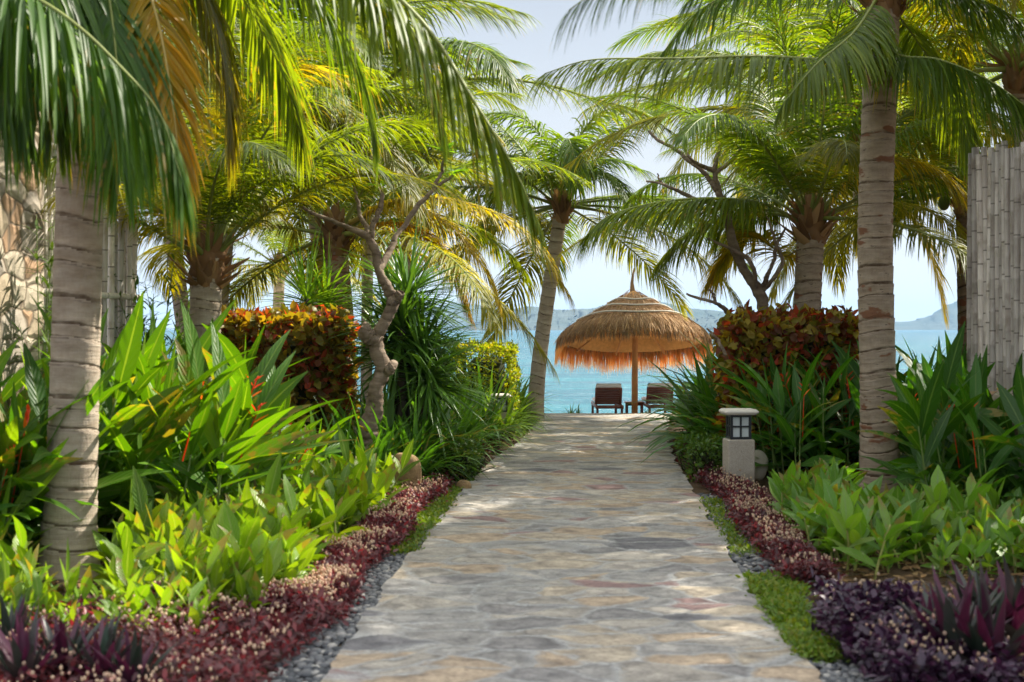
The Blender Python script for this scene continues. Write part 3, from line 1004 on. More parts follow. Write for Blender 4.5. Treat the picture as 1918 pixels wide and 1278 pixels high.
# 5 slim palm beside the umbrella
C5 = at(1052, 385, 26)
palm('slim leaning palm with a clean grey trunk at the left of the thatched umbrella', at(1000, 791, 26), C5, .155, .12, 24, 3.9, 61,
     mid=[at(1012, 660, 26), at(1030, 530, 26)], tone=GREEN, elev=(62, -30), az_skip=[(225, 325)], hero=[
         dict(p=A((1052, 380, 26), (1090, 325, 25.6), (1150, 335, 25.3), (1195, 400, 25.2)), leaflet=.95, n=80, droop=1.9, seed=71, c=GREEN),
         dict(p=A((1052, 380, 26), (1010, 325, 25.6), (950, 345, 25.3), (905, 430, 25.2)), leaflet=.95, n=80, droop=1.9, seed=72, c=MIDG),
         dict(p=A((1052, 380, 26), (1035, 290, 25.8), (985, 225, 25.6), (915, 215, 25.5), (860, 260, 25.4)), leaflet=.95, n=84, droop=1.8, seed=73, c=GREEN),
         dict(p=A((1052, 380, 26), (1075, 280, 25.8), (1120, 215, 25.6), (1185, 205, 25.5), (1240, 250, 25.4)), leaflet=.95, n=84, droop=1.8, seed=74, c=MIDG),
         dict(p=A((1052, 380, 26), (1050, 300, 25.2), (1062, 260, 24.8), (1075, 290, 24.5), (1082, 350, 24.4)), leaflet=.9, n=80, droop=1.8, seed=75, c=GREEN),
         dict(p=A((1052, 380, 26), (1085, 320, 25.8), (1140, 300, 25.6), (1210, 320, 25.5)), leaflet=.75, n=70, droop=1.3, seed=18, c=GREEN),
         dict(p=A((1052, 380, 26), (1000, 310, 25.8), (930, 290, 25.6), (860, 310, 25.5)), leaflet=.75, n=70, droop=1.4, seed=19, c=GREEN)])
# 6 palm behind the right hedge
C6 = at(1520, 410, 18)
palm('stout palm with a banded trunk rising behind the right copper hedge', at(1508, 869, 18), C6, .18, .165, 15, 3.3, 71,
     mid=[at(1510, 620, 18)], mat='trunk_patch', tone=GREEN, elev=(88, 4), ridge_amt=.075, hero=[
         dict(p=A((1505, 425, 18), (1440, 385, 17.8), (1340, 372, 17.6), (1230, 380, 17.5), (1140, 405, 17.4), (1095, 445, 17.4)), leaflet=.95, n=96, droop=1.9, seed=23, w=.019, hang=.2, rad=.028, c=MIDG, start=.2),
         dict(p=A((1510, 425, 18), (1450, 395, 18.4), (1370, 400, 18.7), (1290, 435, 18.9), (1235, 490, 19)), leaflet=.85, n=90, droop=1.8, seed=24, w=.018, hang=.2, c=MIDG, start=.2),
         dict(p=A((1515, 400, 18), (1480, 320, 17.6), (1420, 260, 17.2), (1350, 230, 17), (1270, 250, 17)), leaflet=.8, n=84, droop=1.4, seed=25, c=MIDG),
         dict(p=A((1520, 440, 18), (1470, 480, 18.6), (1420, 440, 19), (1370, 470, 19.2), (1330, 530, 19.3)), leaflet=.8, n=80, droop=1.7, seed=26, c=YELG, start=.25),
         dict(p=A((1530, 425, 18), (1590, 340, 17.8), (1680, 300, 17.6), (1770, 330, 17.5), (1830, 400, 17.4)), leaflet=.8, n=80, droop=1.6, seed=27, c=YELG)])
# 7 big palm on the right
C7 = at(1655, -25, 14.7)
palm('tall palm with a thick reddish-patched trunk standing in the right flower bed', (3.8, 14.7, 0), C7, .195, .165, 14, 4.0, 81,
     mid=[at(1645, 750, 14.7), at(1640, 450, 14.7), at(1646, 220, 14.7)], mat='trunk_patch', tone=GREEN, elev=(78, 5), flare=.2, ridge_amt=.065, az_skip=[(150, 275)], hero=[
         dict(p=A((1652, -10, 14.7), (1640, 90, 14.3), (1560, 112, 13.9), (1420, 106, 13.5), (1270, 110, 13.1), (1110, 112, 12.7), (1020, 138, 12.6)), leaflet=.86, n=104, droop=1.6, seed=28, w=.018, hang=.3, c=MIDG, start=.12),
         dict(p=A((1660, -10, 14.7), (1672, 95, 14.3), (1760, 112, 13.9), (1860, 155, 13.5), (1965, 235, 13.2)), leaflet=.9, n=92, droop=1.7, seed=29, hang=.35, c=GREEN, start=.16),
         dict(p=A((1650, -15, 14.7), (1600, 60, 13.8), (1530, 120, 13.1), (1470, 190, 12.8)), leaflet=.8, n=84, droop=1.5, seed=30, hang=.4, c=MIDG),
         dict(p=A((1650, -20, 14.7), (1540, -30, 14.4), (1420, -30, 14.2), (1310, 20, 14.0), (1240, 100, 13.9)), leaflet=.75, n=84, droop=1.5, seed=34, hang=.25, c=GREEN),
         dict(p=A((1660, -20, 14.7), (1760, -20, 14.3), (1880, 20, 14.0), (1980, 110, 13.8)), leaflet=.85, n=84, droop=1.5, seed=35, hang=.3, c=GREEN),
         dict(p=A((1660, 0, 14.7), (1720, 80, 15.2), (1790, 190, 15.4), (1830, 310, 15.4)), leaflet=.8, n=80, droop=1.6, seed=36, hang=.3, c=MIDG)])
# 8 palm beside the bamboo screen, 9 the one behind the big palm
palm('palm with a thin dark trunk just left of the right bamboo screen', at(1813, 843, 20.5), at(1806, 360, 20.5), .13, .12, 15, 3.6, 91, mat='trunk_dark', tone=MIDG, elev=(80, -15), coconuts=2,
     hero=[dict(p=A((1800, 370, 20.5), (1720, 350, 20.0), (1660, 420, 19.8), (1640, 520, 19.7)), leaflet=.75, n=70, droop=1.7, seed=37, c=GREEN)])
palm('palm hidden behind the thick right trunk, yellow frond drooping toward the sea', at(1655, 800, 26), at(1665, 330, 26), .16, .14, 18, 3.9, 92, tone=MIDG, elev=(82, -15),
     hero=[dict(p=A((1668, 340, 26), (1705, 400, 25.8), (1745, 480, 25.6), (1770, 590, 25.5)), leaflet=.75, n=76, droop=1.2, seed=38, c=YELG)])
palm('tall palm at the upper right whose crown fills the corner above the bamboo', (7.3, 19, 0), at(1905, 130, 18.5), .16, .15, 13, 4.2, 93, tone=GREEN, elev=(80, -20))
# 10 tall thin palm left of centre, 12 tall palm above the low one
palm('tall thin palm left of centre, its crown high above the frangipani', at(686, 806, 24), at(700, 175, 24), .10, .09, 20, 4.6, 101, tone=GREEN, elev=(80, -18), az_skip=[(0, 48), (305, 360)], hero=[
    dict(p=A((700, 175, 24), (790, 110, 23.6), (880, 95, 23.4), (975, 118, 23.3)), leaflet=.8, n=70, droop=.7, seed=39, c=GREEN),
    dict(p=A((700, 180, 24), (860, 150, 23.6), (1000, 155, 23.2), (1110, 185, 23), (1200, 212, 22.8), (1266, 252, 22.8)), leaflet=.85, n=92, droop=1.2, seed=40, c=MIDG)])
palm('tall palm far left behind the low shaggy one', at(384, 835, 20.8), at(440, 130, 20.8), .15, .14, 20, 4.2, 102, tone=MIDG, elev=(80, -25))
palm('palm whose crown shows above the left bamboo screen', (-5.6, 17.5, 0), (-5.4, 17.5, 4.3), .15, .14, 17, 3.8, 103, tone=MIDG, elev=(80, -20))
palm('palm crown at upper right between the two right-hand trunks', at(1515, 760, 34), at(1490, 130, 34), .16, .14, 24, 5.2, 104, tone=GREEN, elev=(80, -30))
palm('leaning palm behind the burled frangipani, pale yellow-green crown left of the leaning slim palm', at(742, 787, 28), at(768, 335, 28), .13, .11, 18, 3.6, 131, tone=MIDG, elev=(74, -15))
palm('palm deep in the left grove directly behind the spiky dracaena', at(640, 800, 26), at(565, 235, 26), .14, .12, 24, 4.8, 132, tone=MIDG, elev=(74, -15))
palm('palm deep in the left grove behind the low shaggy palm', at(376, 815, 23), at(310, 260, 23), .14, .12, 22, 4.6, 133, tone=MIDG, elev=(74, -12))
palm('palm half hidden behind the thick right trunk, pale crown above the right hedge', at(1638, 823, 22), at(1600, 235, 22), .13, .11, 22, 4.4, 134, tone=MIDG, elev=(74, -10))
# 11 near palm out of frame on the right: its frond hangs into the top
C11 = np.array([3.7, 8.6, 4.7])
palm('palm just outside the right edge, its dark frond hanging into the top centre', (3.9, 8.6, 0), C11, .17, .15, 18, 3.4, 111, elev=(80, 28), boots=False, az_skip=[(170, 300)],
     hero=[dict(p=[C11] + A((1800, -330, 8.3), (1500, -230, 8.0), (1290, -110, 7.8), (1150, -40, 7.7), (1065, 20, 7.7)), leaflet=.62, n=90, droop=1.6, seed=43, w=.013, hang=.45, c=DEEP),
           dict(p=[C11] + A((1900, -250, 8.2), (1650, -190, 7.9), (1430, -90, 7.7), (1290, 0, 7.6)), leaflet=.55, n=80, droop=1.6, seed=44, w=.013, hang=.4, c=DEEP)])

for x_, y_, z_, sd, lb in ((7.4, 14.8, 7.2, 121, 'tall palm beyond the right edge behind the bamboo screen'), (10.5, 21.5, 7.2, 122, 'tall palm beyond the right edge, farther toward the sea'),
                           (7.2, 11.0, 6.9, 123, 'tall palm beyond the right edge, nearest the camera')):
    palm(lb, (x_, y_, 0), (x_ - .2, y_, z_), .18, .15, 30, 3.5, sd, tone=GREEN, elev=(82, -25))
# ------------------------------------------------------------------ walls and screens
def bamboo_run(name, label, p0, p1, z0, z1, mat, seed, spacing=.066):
    q = np.random.default_rng(seed)
    p0 = np.array(p0, float); p1 = np.array(p1, float)
    L = np.linalg.norm(p1 - p0)
    n = int(L / spacing)
    root = empty(name, (p0[0], p0[1], z0), label, 'fence')
    meshes = []
    for k in range(7):
        nodes = np.sort(np.concatenate([np.arange(.1 + .04 * k, z1 - z0, .30 + .012 * k)]))
        zs = np.unique(np.concatenate([[0], nodes - .012, nodes, nodes + .012, [z1 - z0 + q.uniform(-.03, .03)]]))
        rr = np.full(len(zs), .026 + .009 * q.random())
        for nd in nodes: rr[np.abs(zs - nd) < .004] *= 1.13
        P = np.stack([.010 * np.sin(zs * 1.3 + k), .008 * np.sin(zs * 1.7 + 2 * k), zs], 1)
        mb = MB()
        tube(mb, P, rr, 10)
        meshes.append(mb.mesh('culm', mat))
    for i in range(n):
        c = link('culm', meshes[int(q.integers(0, 7))], root, (p1 - p0).tolist() and (*((p1 - p0) * (i + .5) / n), q.uniform(-.05, .03)))
        c.rotation_euler = (q.normal() * .009, q.normal() * .009, q.uniform(0, 6.28))
    d = nrm(p1 - p0); nrm2 = np.array([-d[1], d[0]])
    for z in (.35, (z1 - z0) * .55, z1 - z0 - .3):
        mb = MB()
        off = nrm2 * .07
        P = np.array([[off[0], off[1], z], [(p1 - p0)[0] + off[0], (p1 - p0)[1] + off[1], z]])
        tube(mb, P, .03, 8)
        mb.build('rail', mat, root)
    return root


def wall_block(name, label, p0, p1, z0, z1, th, mat):
    p0 = np.array(p0, float); p1 = np.array(p1, float)
    d = p1 - p0; L = np.linalg.norm(d)
    mb = MB()
    box(mb, (0, 0, (z1 - z0) / 2), (L, th, z1 - z0), bev=.03)
    o = mb.build(name, mat, None, (*(p0 + p1) / 2, z0), smooth=False)
    o.rotation_euler = (0, 0, math.atan2(d[1], d[0]))
    return tag(o, label, 'wall')


bamboo_run('bamboo_fence', 'grey weathered bamboo screen at the right edge, above its stone plinth', (4.5, 14.0), (5.15, 11.3), 1.13, 3.44, M['bamboo'], 1)
wall_block('stone_plinth', 'low stone plinth under the right bamboo screen', (4.56, 14.05), (5.21, 11.35), 0, 1.11, .3, M['stonewall'])
bamboo_run('bamboo_fence', 'pale sunlit bamboo screen behind the nearest left palm trunk', (-3.88, 14.6), (-4.12, 12.05), .1, 3.6, M['bamboo_sunlit'], 2, .075)
wall_block('stone_wall', 'rubble stone wall at the far left edge beside the bamboo', (-4.12, 11.98), (-4.4, 9.6), 0, 3.6, .4, M['stonewall'])


# ------------------------------------------------------------------ thatched umbrella and loungers
UY = 30.0
UG = -.14
um = empty('thatched_umbrella', (at(1187, 617, UY)[0], UY, UG), 'round thatched beach umbrella on a wooden pole between two loungers', 'umbrella')
pxm = UY / F


def uz(py): return EYE - (py - 617) * pxm - UG


mb = MB()
tube(mb, [(0.02, 0, -.2), (0.02, 0, .8), (.03, 0, 1.6), (.0, 0, 2.4)], [.068, .066, .062, .05], 14, rfun=lambda s, a: 1 + .04 * np.sin(2 * a + s * 3) + .03 * np.sin(5 * s + a))
mb.build('pole', M['polewood'], um)
# canopy outline: radius, height
prof = [(4, 541), (16, 550), (32, 561), (62, 579), (99, 600), (124, 617), (138, 632), (142, 643)]
prof = [(r * pxm, uz(y)) for r, y in prof]
TILT = R(-9)
zc = uz(640)


def tilt(v):
    v = np.array(v, float)
    c, s = math.cos(TILT), math.sin(TILT)
    y, z = v[..., 1].copy(), v[..., 2] - zc
    v[..., 1] = y * c - z * s
    v[..., 2] = y * s + z * c + zc
    return v


def tilted(mb):
    mb.v = [tilt(v) for v in mb.v]
    return mb


mb = MB()
outer = [(r * .965, z - .03) for r, z in prof[:-1]]
inner = [(r * .9, z - .12) for r, z in reversed(prof[:-1])]
lathe(mb, outer + inner, 40)
canopy = tilted(mb).build('canopy', M['thatch_core'], um)
pr_ = np.array(prof)


def thatch_layer(n, t0, t1, L0, L1, seed, name, mat, w, slope_jit=.22, down=.0, stick=.02, front=1.0):
    q = np.random.default_rng(seed)
    t = t0 + (t1 - t0) * np.sqrt(q.random(n))
    s = np.concatenate([[0], np.cumsum(np.hypot(*np.diff(pr_, axis=0).T))]); s /= s[-1]
    r = np.interp(t, s, pr_[:, 0]); z = np.interp(t, s, pr_[:, 1])
    dr = np.interp(t + .03, s, pr_[:, 0]) - np.interp(t - .03, s, pr_[:, 0])
    dz = np.interp(t + .03, s, pr_[:, 1]) - np.interp(t - .03, s, pr_[:, 1])
    a = q.uniform(0, 6.2832, n)
    k = q.normal(size=n) * slope_jit
    er = np.stack([np.cos(a), np.sin(a), 0 * a], 1); ea = np.stack([-np.sin(a), np.cos(a), 0 * a], 1); ez = np.array([0, 0, 1.0])
    sl = np.hypot(dr, dz)
    D = er * (dr / sl)[:, None] + ez * (dz / sl)[:, None] + ea * k[:, None]
    N = er * (-dz / sl)[:, None] + ez * (dr / sl)[:, None]
    D = nrm(D + N * (stick + .03 * q.random(n))[:, None] - ez * down)
    off = .005 + .02 * q.random(n)
    P = er * r[:, None] + ez * z[:, None] + N * off[:, None]
    mb = MB()
    # bundles: tufts end at different lengths
    short = np.interp(np.sin(a), [-1, -.55, -.1, 1], [front, front, 1, 1])
    tuft = .86 + .14 * np.sin(a * 17 + 1.0) * np.sin(a * 7.3) + q.uniform(-.14, .14, n)
    blades(mb, P, D, N + q.normal(size=(n, 3)) * .5, q.uniform(L0, L1, n) * tuft * short, w * q.uniform(.6, 1.4, n), .35, np.array([1, 1, .8, .3]))
    return tilted(mb).build(name, mat, canopy)


thatch_layer(11000, .0, .90, .20, .36, 1, 'thatch', M['straw_grey'], .0045)
thatch_layer(4200, .93, 1.0, .38, .54, 2, 'fringe', M['straw_orange'], .0045, .10, 1.1, -.05, .38)
thatch_layer(5000, .84, 1.0, .17, .27, 3, 'thatch_edge', M['straw_grey'], .0045, .15, .3)
for py in (565, 580, 598):
    zz = uz(py)
    rr = np.interp(-zz, -pr_[:, 1], pr_[:, 0]) + .115
    an = np.linspace(0, 2 * np.pi, 60)
    mb = MB()
    P = np.stack([np.cos(an) * rr, np.sin(an) * rr, zz - .015 + .02 * np.sin(5 * an)], 1)
    tube(mb, P, .018, 6, cap=False)
    tilted(mb).build('rope', M['rope'], canopy)
mb = MB()
tube(mb, [(0, 0, uz(556)), (-.01, 0, uz(545)), (-.02, 0, uz(528)), (.0, 0, uz(513)), (.03, 0, uz(500))], [.10, .06, .035, .025, .012], 12, rfun=lambda s, a: 1 + .1 * np.sin(7 * a))
tilted(mb).build('finial', M['straw_grey'], um)
mb = MB()
for k in range(8):
    a = k * math.pi / 4 + .2
    P = [(.05 * math.cos(a), .05 * math.sin(a), uz(640)), (1.38 * math.cos(a), 1.38 * math.sin(a), uz(645))]
    P = [(0.05 * math.cos(a), 0.05 * math.sin(a), uz(575)), (1.40 * math.cos(a), 1.40 * math.sin(a), uz(648))]
    tube(mb, P, .02, 6)
tilted(mb).build('ribs', M['polewood'], um)


def lounger(label, x, y, w):
    root = empty('sun_lounger', (x, y, UG), label, 'sun lounger', 'wooden sun loungers under the thatched umbrella')
    hw = w / 2
    # legs and rails; the head end (raised back) faces the path
    for sx in (-1, 1):
        mb = MB(); box(mb, (sx * (hw - .03), .05, .115), (.05, .06, .23), bev=.006); mb.build('leg', M['darkwood'], root)
        mb = MB(); box(mb, (sx * (hw - .03), 1.75, .115), (.05, .06, .23), bev=.006); mb.build('leg', M['darkwood'], root)
        mb = MB(); box(mb, (sx * (hw - .02), .9, .25), (.045, 1.9, .07), bev=.008); mb.build('side_rail', M['darkwood'], root)
        mb = MB()
        P = np.array([[sx * (hw + .018), .06, .07]])
        an = np.linspace(0, 2 * np.pi, 20, endpoint=False)
        box(mb, (sx * (hw + .018), .05, .07), (.03, .12, .12), bev=.035)
        mb.build('wheel', M['darkwood'], root)
    mb = MB(); box(mb, (0, .02, .255), (w - .06, .04, .07), bev=.006); box(mb, (0, .05, .08), (w - .1, .02, .02)); mb.build('cross_rail', M['darkwood'], root)
    # raised back: frame, slats
    ang = R(28)
    def bk(u, h, dn=0):     # u across, h up the back; dn out of the back towards the path
        return np.array([u, .62 - h * math.sin(ang) * 1.0 - dn * math.cos(ang) + -.12, .28 + h * math.cos(ang) - dn * math.sin(ang)])
    H = .40
    mb = MB()
    for sx in (-1, 1):
        box(mb, bk(sx * (hw - .025), H / 2), (.05, .035, H), rot=(ang, 0, 0), bev=.006)
    box(mb, bk(0, H - .02, .004), (w - .1, .037, .045), rot=(ang, 0, 0), bev=.006)
    back = mb.build('backrest', M['darkwood'], root)
    for k in range(8):
        mb = MB(); box(mb, bk(0, .02 + k * .043), (w - .1, .02, .03), rot=(ang, 0, 0), bev=.004); mb.build('slat', M['darkwood'], back)
    mb = MB()
    box(mb, bk(0, H / 2 + .03, -.06), (w - .03, .075, H + .07), rot=(ang, 0, 0), bev=.03)
    box(mb, (0, 1.2, .33), (w - .03, 1.3, .08), bev=.03)
    mb.build('cushion', M['cushion'], root)
    return root


lx1 = at(1141, 0, 29.2)[0]; lx2 = at(1238, 0, 29.4)[0]
lounger('dark wooden sun lounger at the left of the umbrella pole, white cushion', lx1, 29.0, .56)
lounger('dark wooden sun lounger at the right of the umbrella pole, half behind lily leaves', lx2, 29.2, .56)
tb = empty('side_table', (at(1188, 0, 30.4)[0], 30.4, UG), 'small dark wooden side table behind the umbrella pole', 'table')
for sx in (-1, 1):
    for sy in (-1, 1):
        mb = MB(); box(mb, (sx * .16, sy * .16, .13), (.035, .035, .26), bev=.004); mb.build('leg', M['darkwood'], tb)
mb = MB(); box(mb, (0, 0, .275), (.40, .40, .03), bev=.006)
mb.build('tabletop', plain('lacquered_table_wood', (.25, .10, .045), .4, .4, .3, 20), tb)
mb = MB(); box(mb, (0, -.165, .235), (.30, .02, .04)); box(mb, (0, .165, .235), (.30, .02, .04)); mb.build('apron', M['darkwood'], tb)


# ------------------------------------------------------------------ bollard lamps and stones
def bollard(label, x, y, h, w, rz):
    k = h / .86
    root = empty('bollard_lamp', (x, y, 0), label, 'lamp')
    root.rotation_euler = (0, 0, rz)
    mb = MB(); box(mb, (0, 0, .545 * k / 2 - .05), (w, w, .545 * k + .1), bev=.012); mb.build('post', M['granite'], root, smooth=False)
    z0 = .548 * k
    lw = w * .74
    hh = .255 * k
    lan = MB()
    for sx in (-1, 1):
        for sy in (-1, 1):
            box(lan, (sx * lw / 2 * .93, sy * lw / 2 * .93, z0 + hh / 2), (.026, .026, hh))
    for sx in (-1, 1):
        box(lan, (sx * lw / 2 * .93, 0, z0 + hh * .52), (.016, lw * .82, .018)); box(lan, (0, sx * lw / 2 * .93, z0 + hh * .52), (lw * .82, .016, .018))
        box(lan, (sx * lw / 2 * .93, 0, z0 + hh * .5), (.019, .018, hh * .96)); box(lan, (0, sx * lw / 2 * .93, z0 + hh * .5), (.018, .019, hh * .96))
        for zz in (z0 + .012, z0 + hh - .012):
            box(lan, (sx * lw / 2 * .93, 0, zz), (.022, lw * .80, .024)); box(lan, (0, sx * lw / 2 * .93, zz), (lw * .80, .022, .024))
    lantern = lan.build('lantern_frame', M['blackmetal'], root, smooth=False)
    mb = MB(); box(mb, (0, 0, z0 + hh / 2), (lw * .84, lw * .84, hh * .97)); mb.build('panel', M['glass_panel'], lantern, smooth=False)
    mb = MB(); box(mb, (0, 0, z0 + hh + .029), (w * 1.25, w * 1.25, .055), bev=.02); mb.build('cap', M['whitestone'], root, smooth=False)
    return root


bollard('granite bollard lamp with black lantern and white cap, right of the path', 2.39, 15.0, .86, .285, R(4))
bollard('small bollard lamp half buried in lilies before the golden hedge', at(938, 0, 21.4)[0], 21.4, .72, .22, R(10))
mb = MB(); blob(mb, (0, 0, .14), (.115, .11, .17), 4, .12, 20, 14)
tag(mb.build('boulder', M['boulder'], None, (at(1419, 0, 15.5)[0], 15.5, .08)), 'smooth pale boulder just behind the granite bollard lamp', 'rock')
mb = MB(); blob(mb, (0, 0, .2), (.145, .12, .27), 8, .14, 26, 20, flat=.6)
tag(mb.build('rock', M['sandrock'], None, (at(762, 0, 14.1)[0], 14.1, 0)), 'upright orange-brown sandstone block at the left border of the path', 'rock')
mb = MB(); blob(mb, (0, 0, .05), (.09, .07, .07), 9, .2)
tag(mb.build('rock', M['sandrock'], None, (at(868, 0, 14.9)[0], 14.9, 0)), 'small reddish stone lying at the left edge of the path', 'rock')


# ------------------------------------------------------------------ leafy hedges
def hedge(name, label, x0, x1, y0, y1, z1, n, ll, lw, mats, seed, prob=(.5, .5), z0=0, cat='hedge', bumpy=.10):
    q = np.random.default_rng(seed)
    root = empty(name, ((x0 + x1) / 2, (y0 + y1) / 2, z0), label, cat)
    hx, hy, hz = (x1 - x0) / 2, (y1 - y0) / 2, z1 - z0
    core = MB()
    box(core, (0, 0, hz / 2 - .08), (2 * hx - .3, 2 * hy - .3, hz - .2), bev=.1)
    k = 90
    P = np.stack([q.uniform(-hx, hx, k) * .9, q.uniform(-hy, hy, k) * .9, q.uniform(0, hz * .5, k)], 1)
    for i in range(k):
        e = P[i] + np.array([q.normal() * .15, q.normal() * .15, hz * q.uniform(.3, .5)])
        tube(core, [P[i], (P[i] + e) / 2 + q.normal(size=3) * .03, e], [.012, .009, .004], 5)
    core.build('branches', M['core'], root)
    # leaves in whorls at shoot tips over top, front and sides
    nt_ = n // 5
    face = q.random(nt_)
    ar = np.array([2 * hx * 2 * hy, 2 * hx * hz, 2 * hx * hz * .5, 2 * hy * hz, 2 * hy * hz]); ar = np.cumsum(ar / ar.sum())
    u, v = q.uniform(-1, 1, nt_), q.uniform(0, 1, nt_)
    T = np.zeros((nt_, 3)); N = np.zeros((nt_, 3))
    for i in range(nt_):
        f = int(np.searchsorted(ar, face[i]))
        if f == 0: T[i] = (u[i] * hx, (2 * v[i] - 1) * hy, hz); N[i] = (0, 0, 1)
        elif f == 1: T[i] = (u[i] * hx, -hy, v[i] * hz); N[i] = (0, -1, .35)
        elif f == 2: T[i] = (u[i] * hx, hy, v[i] * hz); N[i] = (0, 1, .35)
        elif f == 3: T[i] = (-hx, u[i] * hy, v[i] * hz); N[i] = (-1, 0, .35)
        else: T[i] = (hx, u[i] * hy, v[i] * hz); N[i] = (1, 0, .35)
    N = nrm(N)
    lump = np.sin(T[:, 0] * 7 + seed) * np.sin(T[:, 1] * 6 + T[:, 2] * 8) + .6 * np.sin(T[:, 0] * 17 + T[:, 2] * 13)
    T = T + N * (lump * bumpy * .5 - np.abs(q.normal(size=nt_)) * .07 + .02)[:, None]
    P = np.repeat(T, 5, 0) + q.normal(size=(nt_ * 5, 3)) * ll * .35
    D = np.repeat(N, 5, 0) * .75 + np.array([.25, 0, .15]) + q.normal(size=(nt_ * 5, 3)) * .7
    mi = (np.repeat(q.random(nt_), 5) * .7 + .3 * q.random(nt_ * 5) > prob[0]).astype(int)
    for m_ in (0, 1):
        s = mi == m_
        if not s.any(): continue
        mb = MB()
        k = s.sum()
        blades(mb, P[s], D[s], np.repeat(N, 5, 0)[s] + q.normal(size=(k, 3)) * .5, ll * q.uniform(.6, 1.25, k), lw * q.uniform(.7, 1.2, k), .5, PROF_SMALL if ll < .07 else np.array([.15, .85, 1.0, .6, .05]), wide=True, fold=.3)
        mb.build('foliage', mats[m_], root)
    return root


hedge('copperleaf_hedge', 'red and bronze clipped hedge left of the path, behind the heliconias', -3.3, -1.98, 16, 17.2, 1.78, 8500, .125, .040, (M['copper_green'], M['copper']), 1, (.58, .42))
hedge('copperleaf_hedge', 'red and bronze clipped hedge right of the path, left of the thick palm trunk', 2.58, 4.05, 16.4, 17.5, 1.78, 8500, .125, .040, (M['copper_green'], M['copper']), 2, (.5, .5))
hedge('golden_hedge', 'clipped yellow-green hedge at the left end of the path by the sea', -.86, .03, 22.6, 24.2, 1.42, 7500, .06, .017, (M['yellowhedge'], M['yellowhedge']), 3, (1, 0))
hedge('green_hedge', 'dark green clipped hedge touching the left side of the golden hedge', -1.7, -.88, 22.9, 24.0, 1.50, 4500, .06, .017, (M['greenhedge'], M['greenhedge']), 4, (1, 0))
hedge('green_shrub', 'low leafy green shrub at the left edge of the path below the lilies', -.92, -.42, 15.6, 16.5, .44, 2600, .05, .013, (M['greenhedge'], M['grass']), 5, (.75, .25), cat='shrub')
hedge('green_shrub', 'low leafy green shrub right of the path, left of the granite bollard', 2.02, 2.36, 15.7, 16.8, .45, 2400, .05, .013, (M['greenhedge'], M['grass']), 6, (.75, .25), cat='shrub')
hedge('green_shrub', 'low leafy green shrub behind the pale boulder', 2.7, 3.2, 16.3, 16.9, .5, 1500, .05, .013, (M['greenhedge'], M['grass']), 7, (.9, .1), cat='shrub')


# ------------------------------------------------------------------ frangipani trees
def limb_tree(label, base, limbs, mat, leaves=(), seed=0):
    base = np.array(base, float)
    root = empty('frangipani_tree', base, label, 'tree')
    q = np.random.default_rng(seed)
    for i, (pts, rads) in enumerate(limbs):
        C, L = spline([np.array(p) - base for p in pts], max(12, int(14 * len(pts))))
        C = C + np.convolve(q.normal(size=len(C) + 4), np.ones(5) / 5, 'valid')[:, None] * np.array([.012, .012, 0])
        rr = np.interp(np.linspace(0, 1, len(C)), np.linspace(0, 1, len(rads)), rads)
        mb = MB()
        s1, s2 = q.uniform(0, 6, 2)
        tube(mb, C, rr, 12, rfun=lambda s, a: 1 + .10 * np.sin(2 * a + 9 * s + s1) + .09 * np.sin(14 * s + a + s2) + .06 * np.sin(33 * s + 3 * a) + .04 * np.sin(71 * s + s1))
        mb.build('trunk' if i == 0 else 'limb', mat, root)
    if len(leaves):
        mb = MB()
        for c in leaves:
            k = 9
            az = q.uniform(0, 6.28, k)
            D = np.stack([np.cos(az), np.sin(az), q.uniform(.1, .9, k)], 1)
            blades(mb, np.repeat((np.array(c) - base)[None], k, 0), D, (0, 0, 1), q.uniform(.16, .28, k), .035, .6, PROF_LEAF, wide=True, fold=.2)
        mb.build('foliage', M['heliconia'], root)
    return root


Y1 = 15.0
limb_tree('gnarled frangipani with a twisted burled trunk left of the path', at(690, 919, Y1), [
    (A((690, 925, Y1), (695, 800, Y1), (706, 730, Y1), (716, 690, Y1), (704, 640, Y1), (716, 610, Y1), (737, 570, Y1), (728, 545, Y1), (712, 510, Y1), (702, 470, Y1), (690, 440, Y1)),
     [.135, .118, .103, .093, .084, .076, .073, .061, .053, .047, .039]),
    (A((706, 640, Y1), (688, 628, Y1 - .05), (682, 612, Y1 - .1)), [.08, .085, .055]),
    (A((718, 700, Y1), (733, 688, Y1 - .05), (738, 680, Y1 - .08)), [.06, .062, .05]),
    (A((735, 568, Y1), (746, 556, Y1 - .05), (748, 548, Y1 - .08)), [.06, .055, .04]),
    (A((692, 445, Y1), (665, 432, Y1), (625, 415, Y1 + .1), (585, 400, Y1 + .1), (568, 388, Y1 + .1)), [.040, .030, .024, .02, .014]),
    (A((694, 450, Y1), (700, 420, Y1), (712, 390, Y1), (716, 355, Y1)), [.035, .03, .026, .018]),
    (A((694, 450, Y1), (684, 425, Y1 + .1), (672, 395, Y1 + .2), (664, 350, Y1 + .2)), [.035, .026, .022, .014]),
    (A((712, 505, Y1), (745, 440, Y1 + .3), (780, 390, Y1 + .4), (812, 355, Y1 + .4), (850, 328, Y1 + .4)), [.04, .032, .028, .024, .016]),
    (A((812, 355, Y1 + .4), (826, 325, Y1 + .4), (832, 290, Y1 + .3)), [.022, .02, .013]),
], M['frangi'], A((716, 350, Y1), (664, 345, Y1), (850, 325, 15.4), (832, 285, 15.3)), 1)
Y2 = 17.9
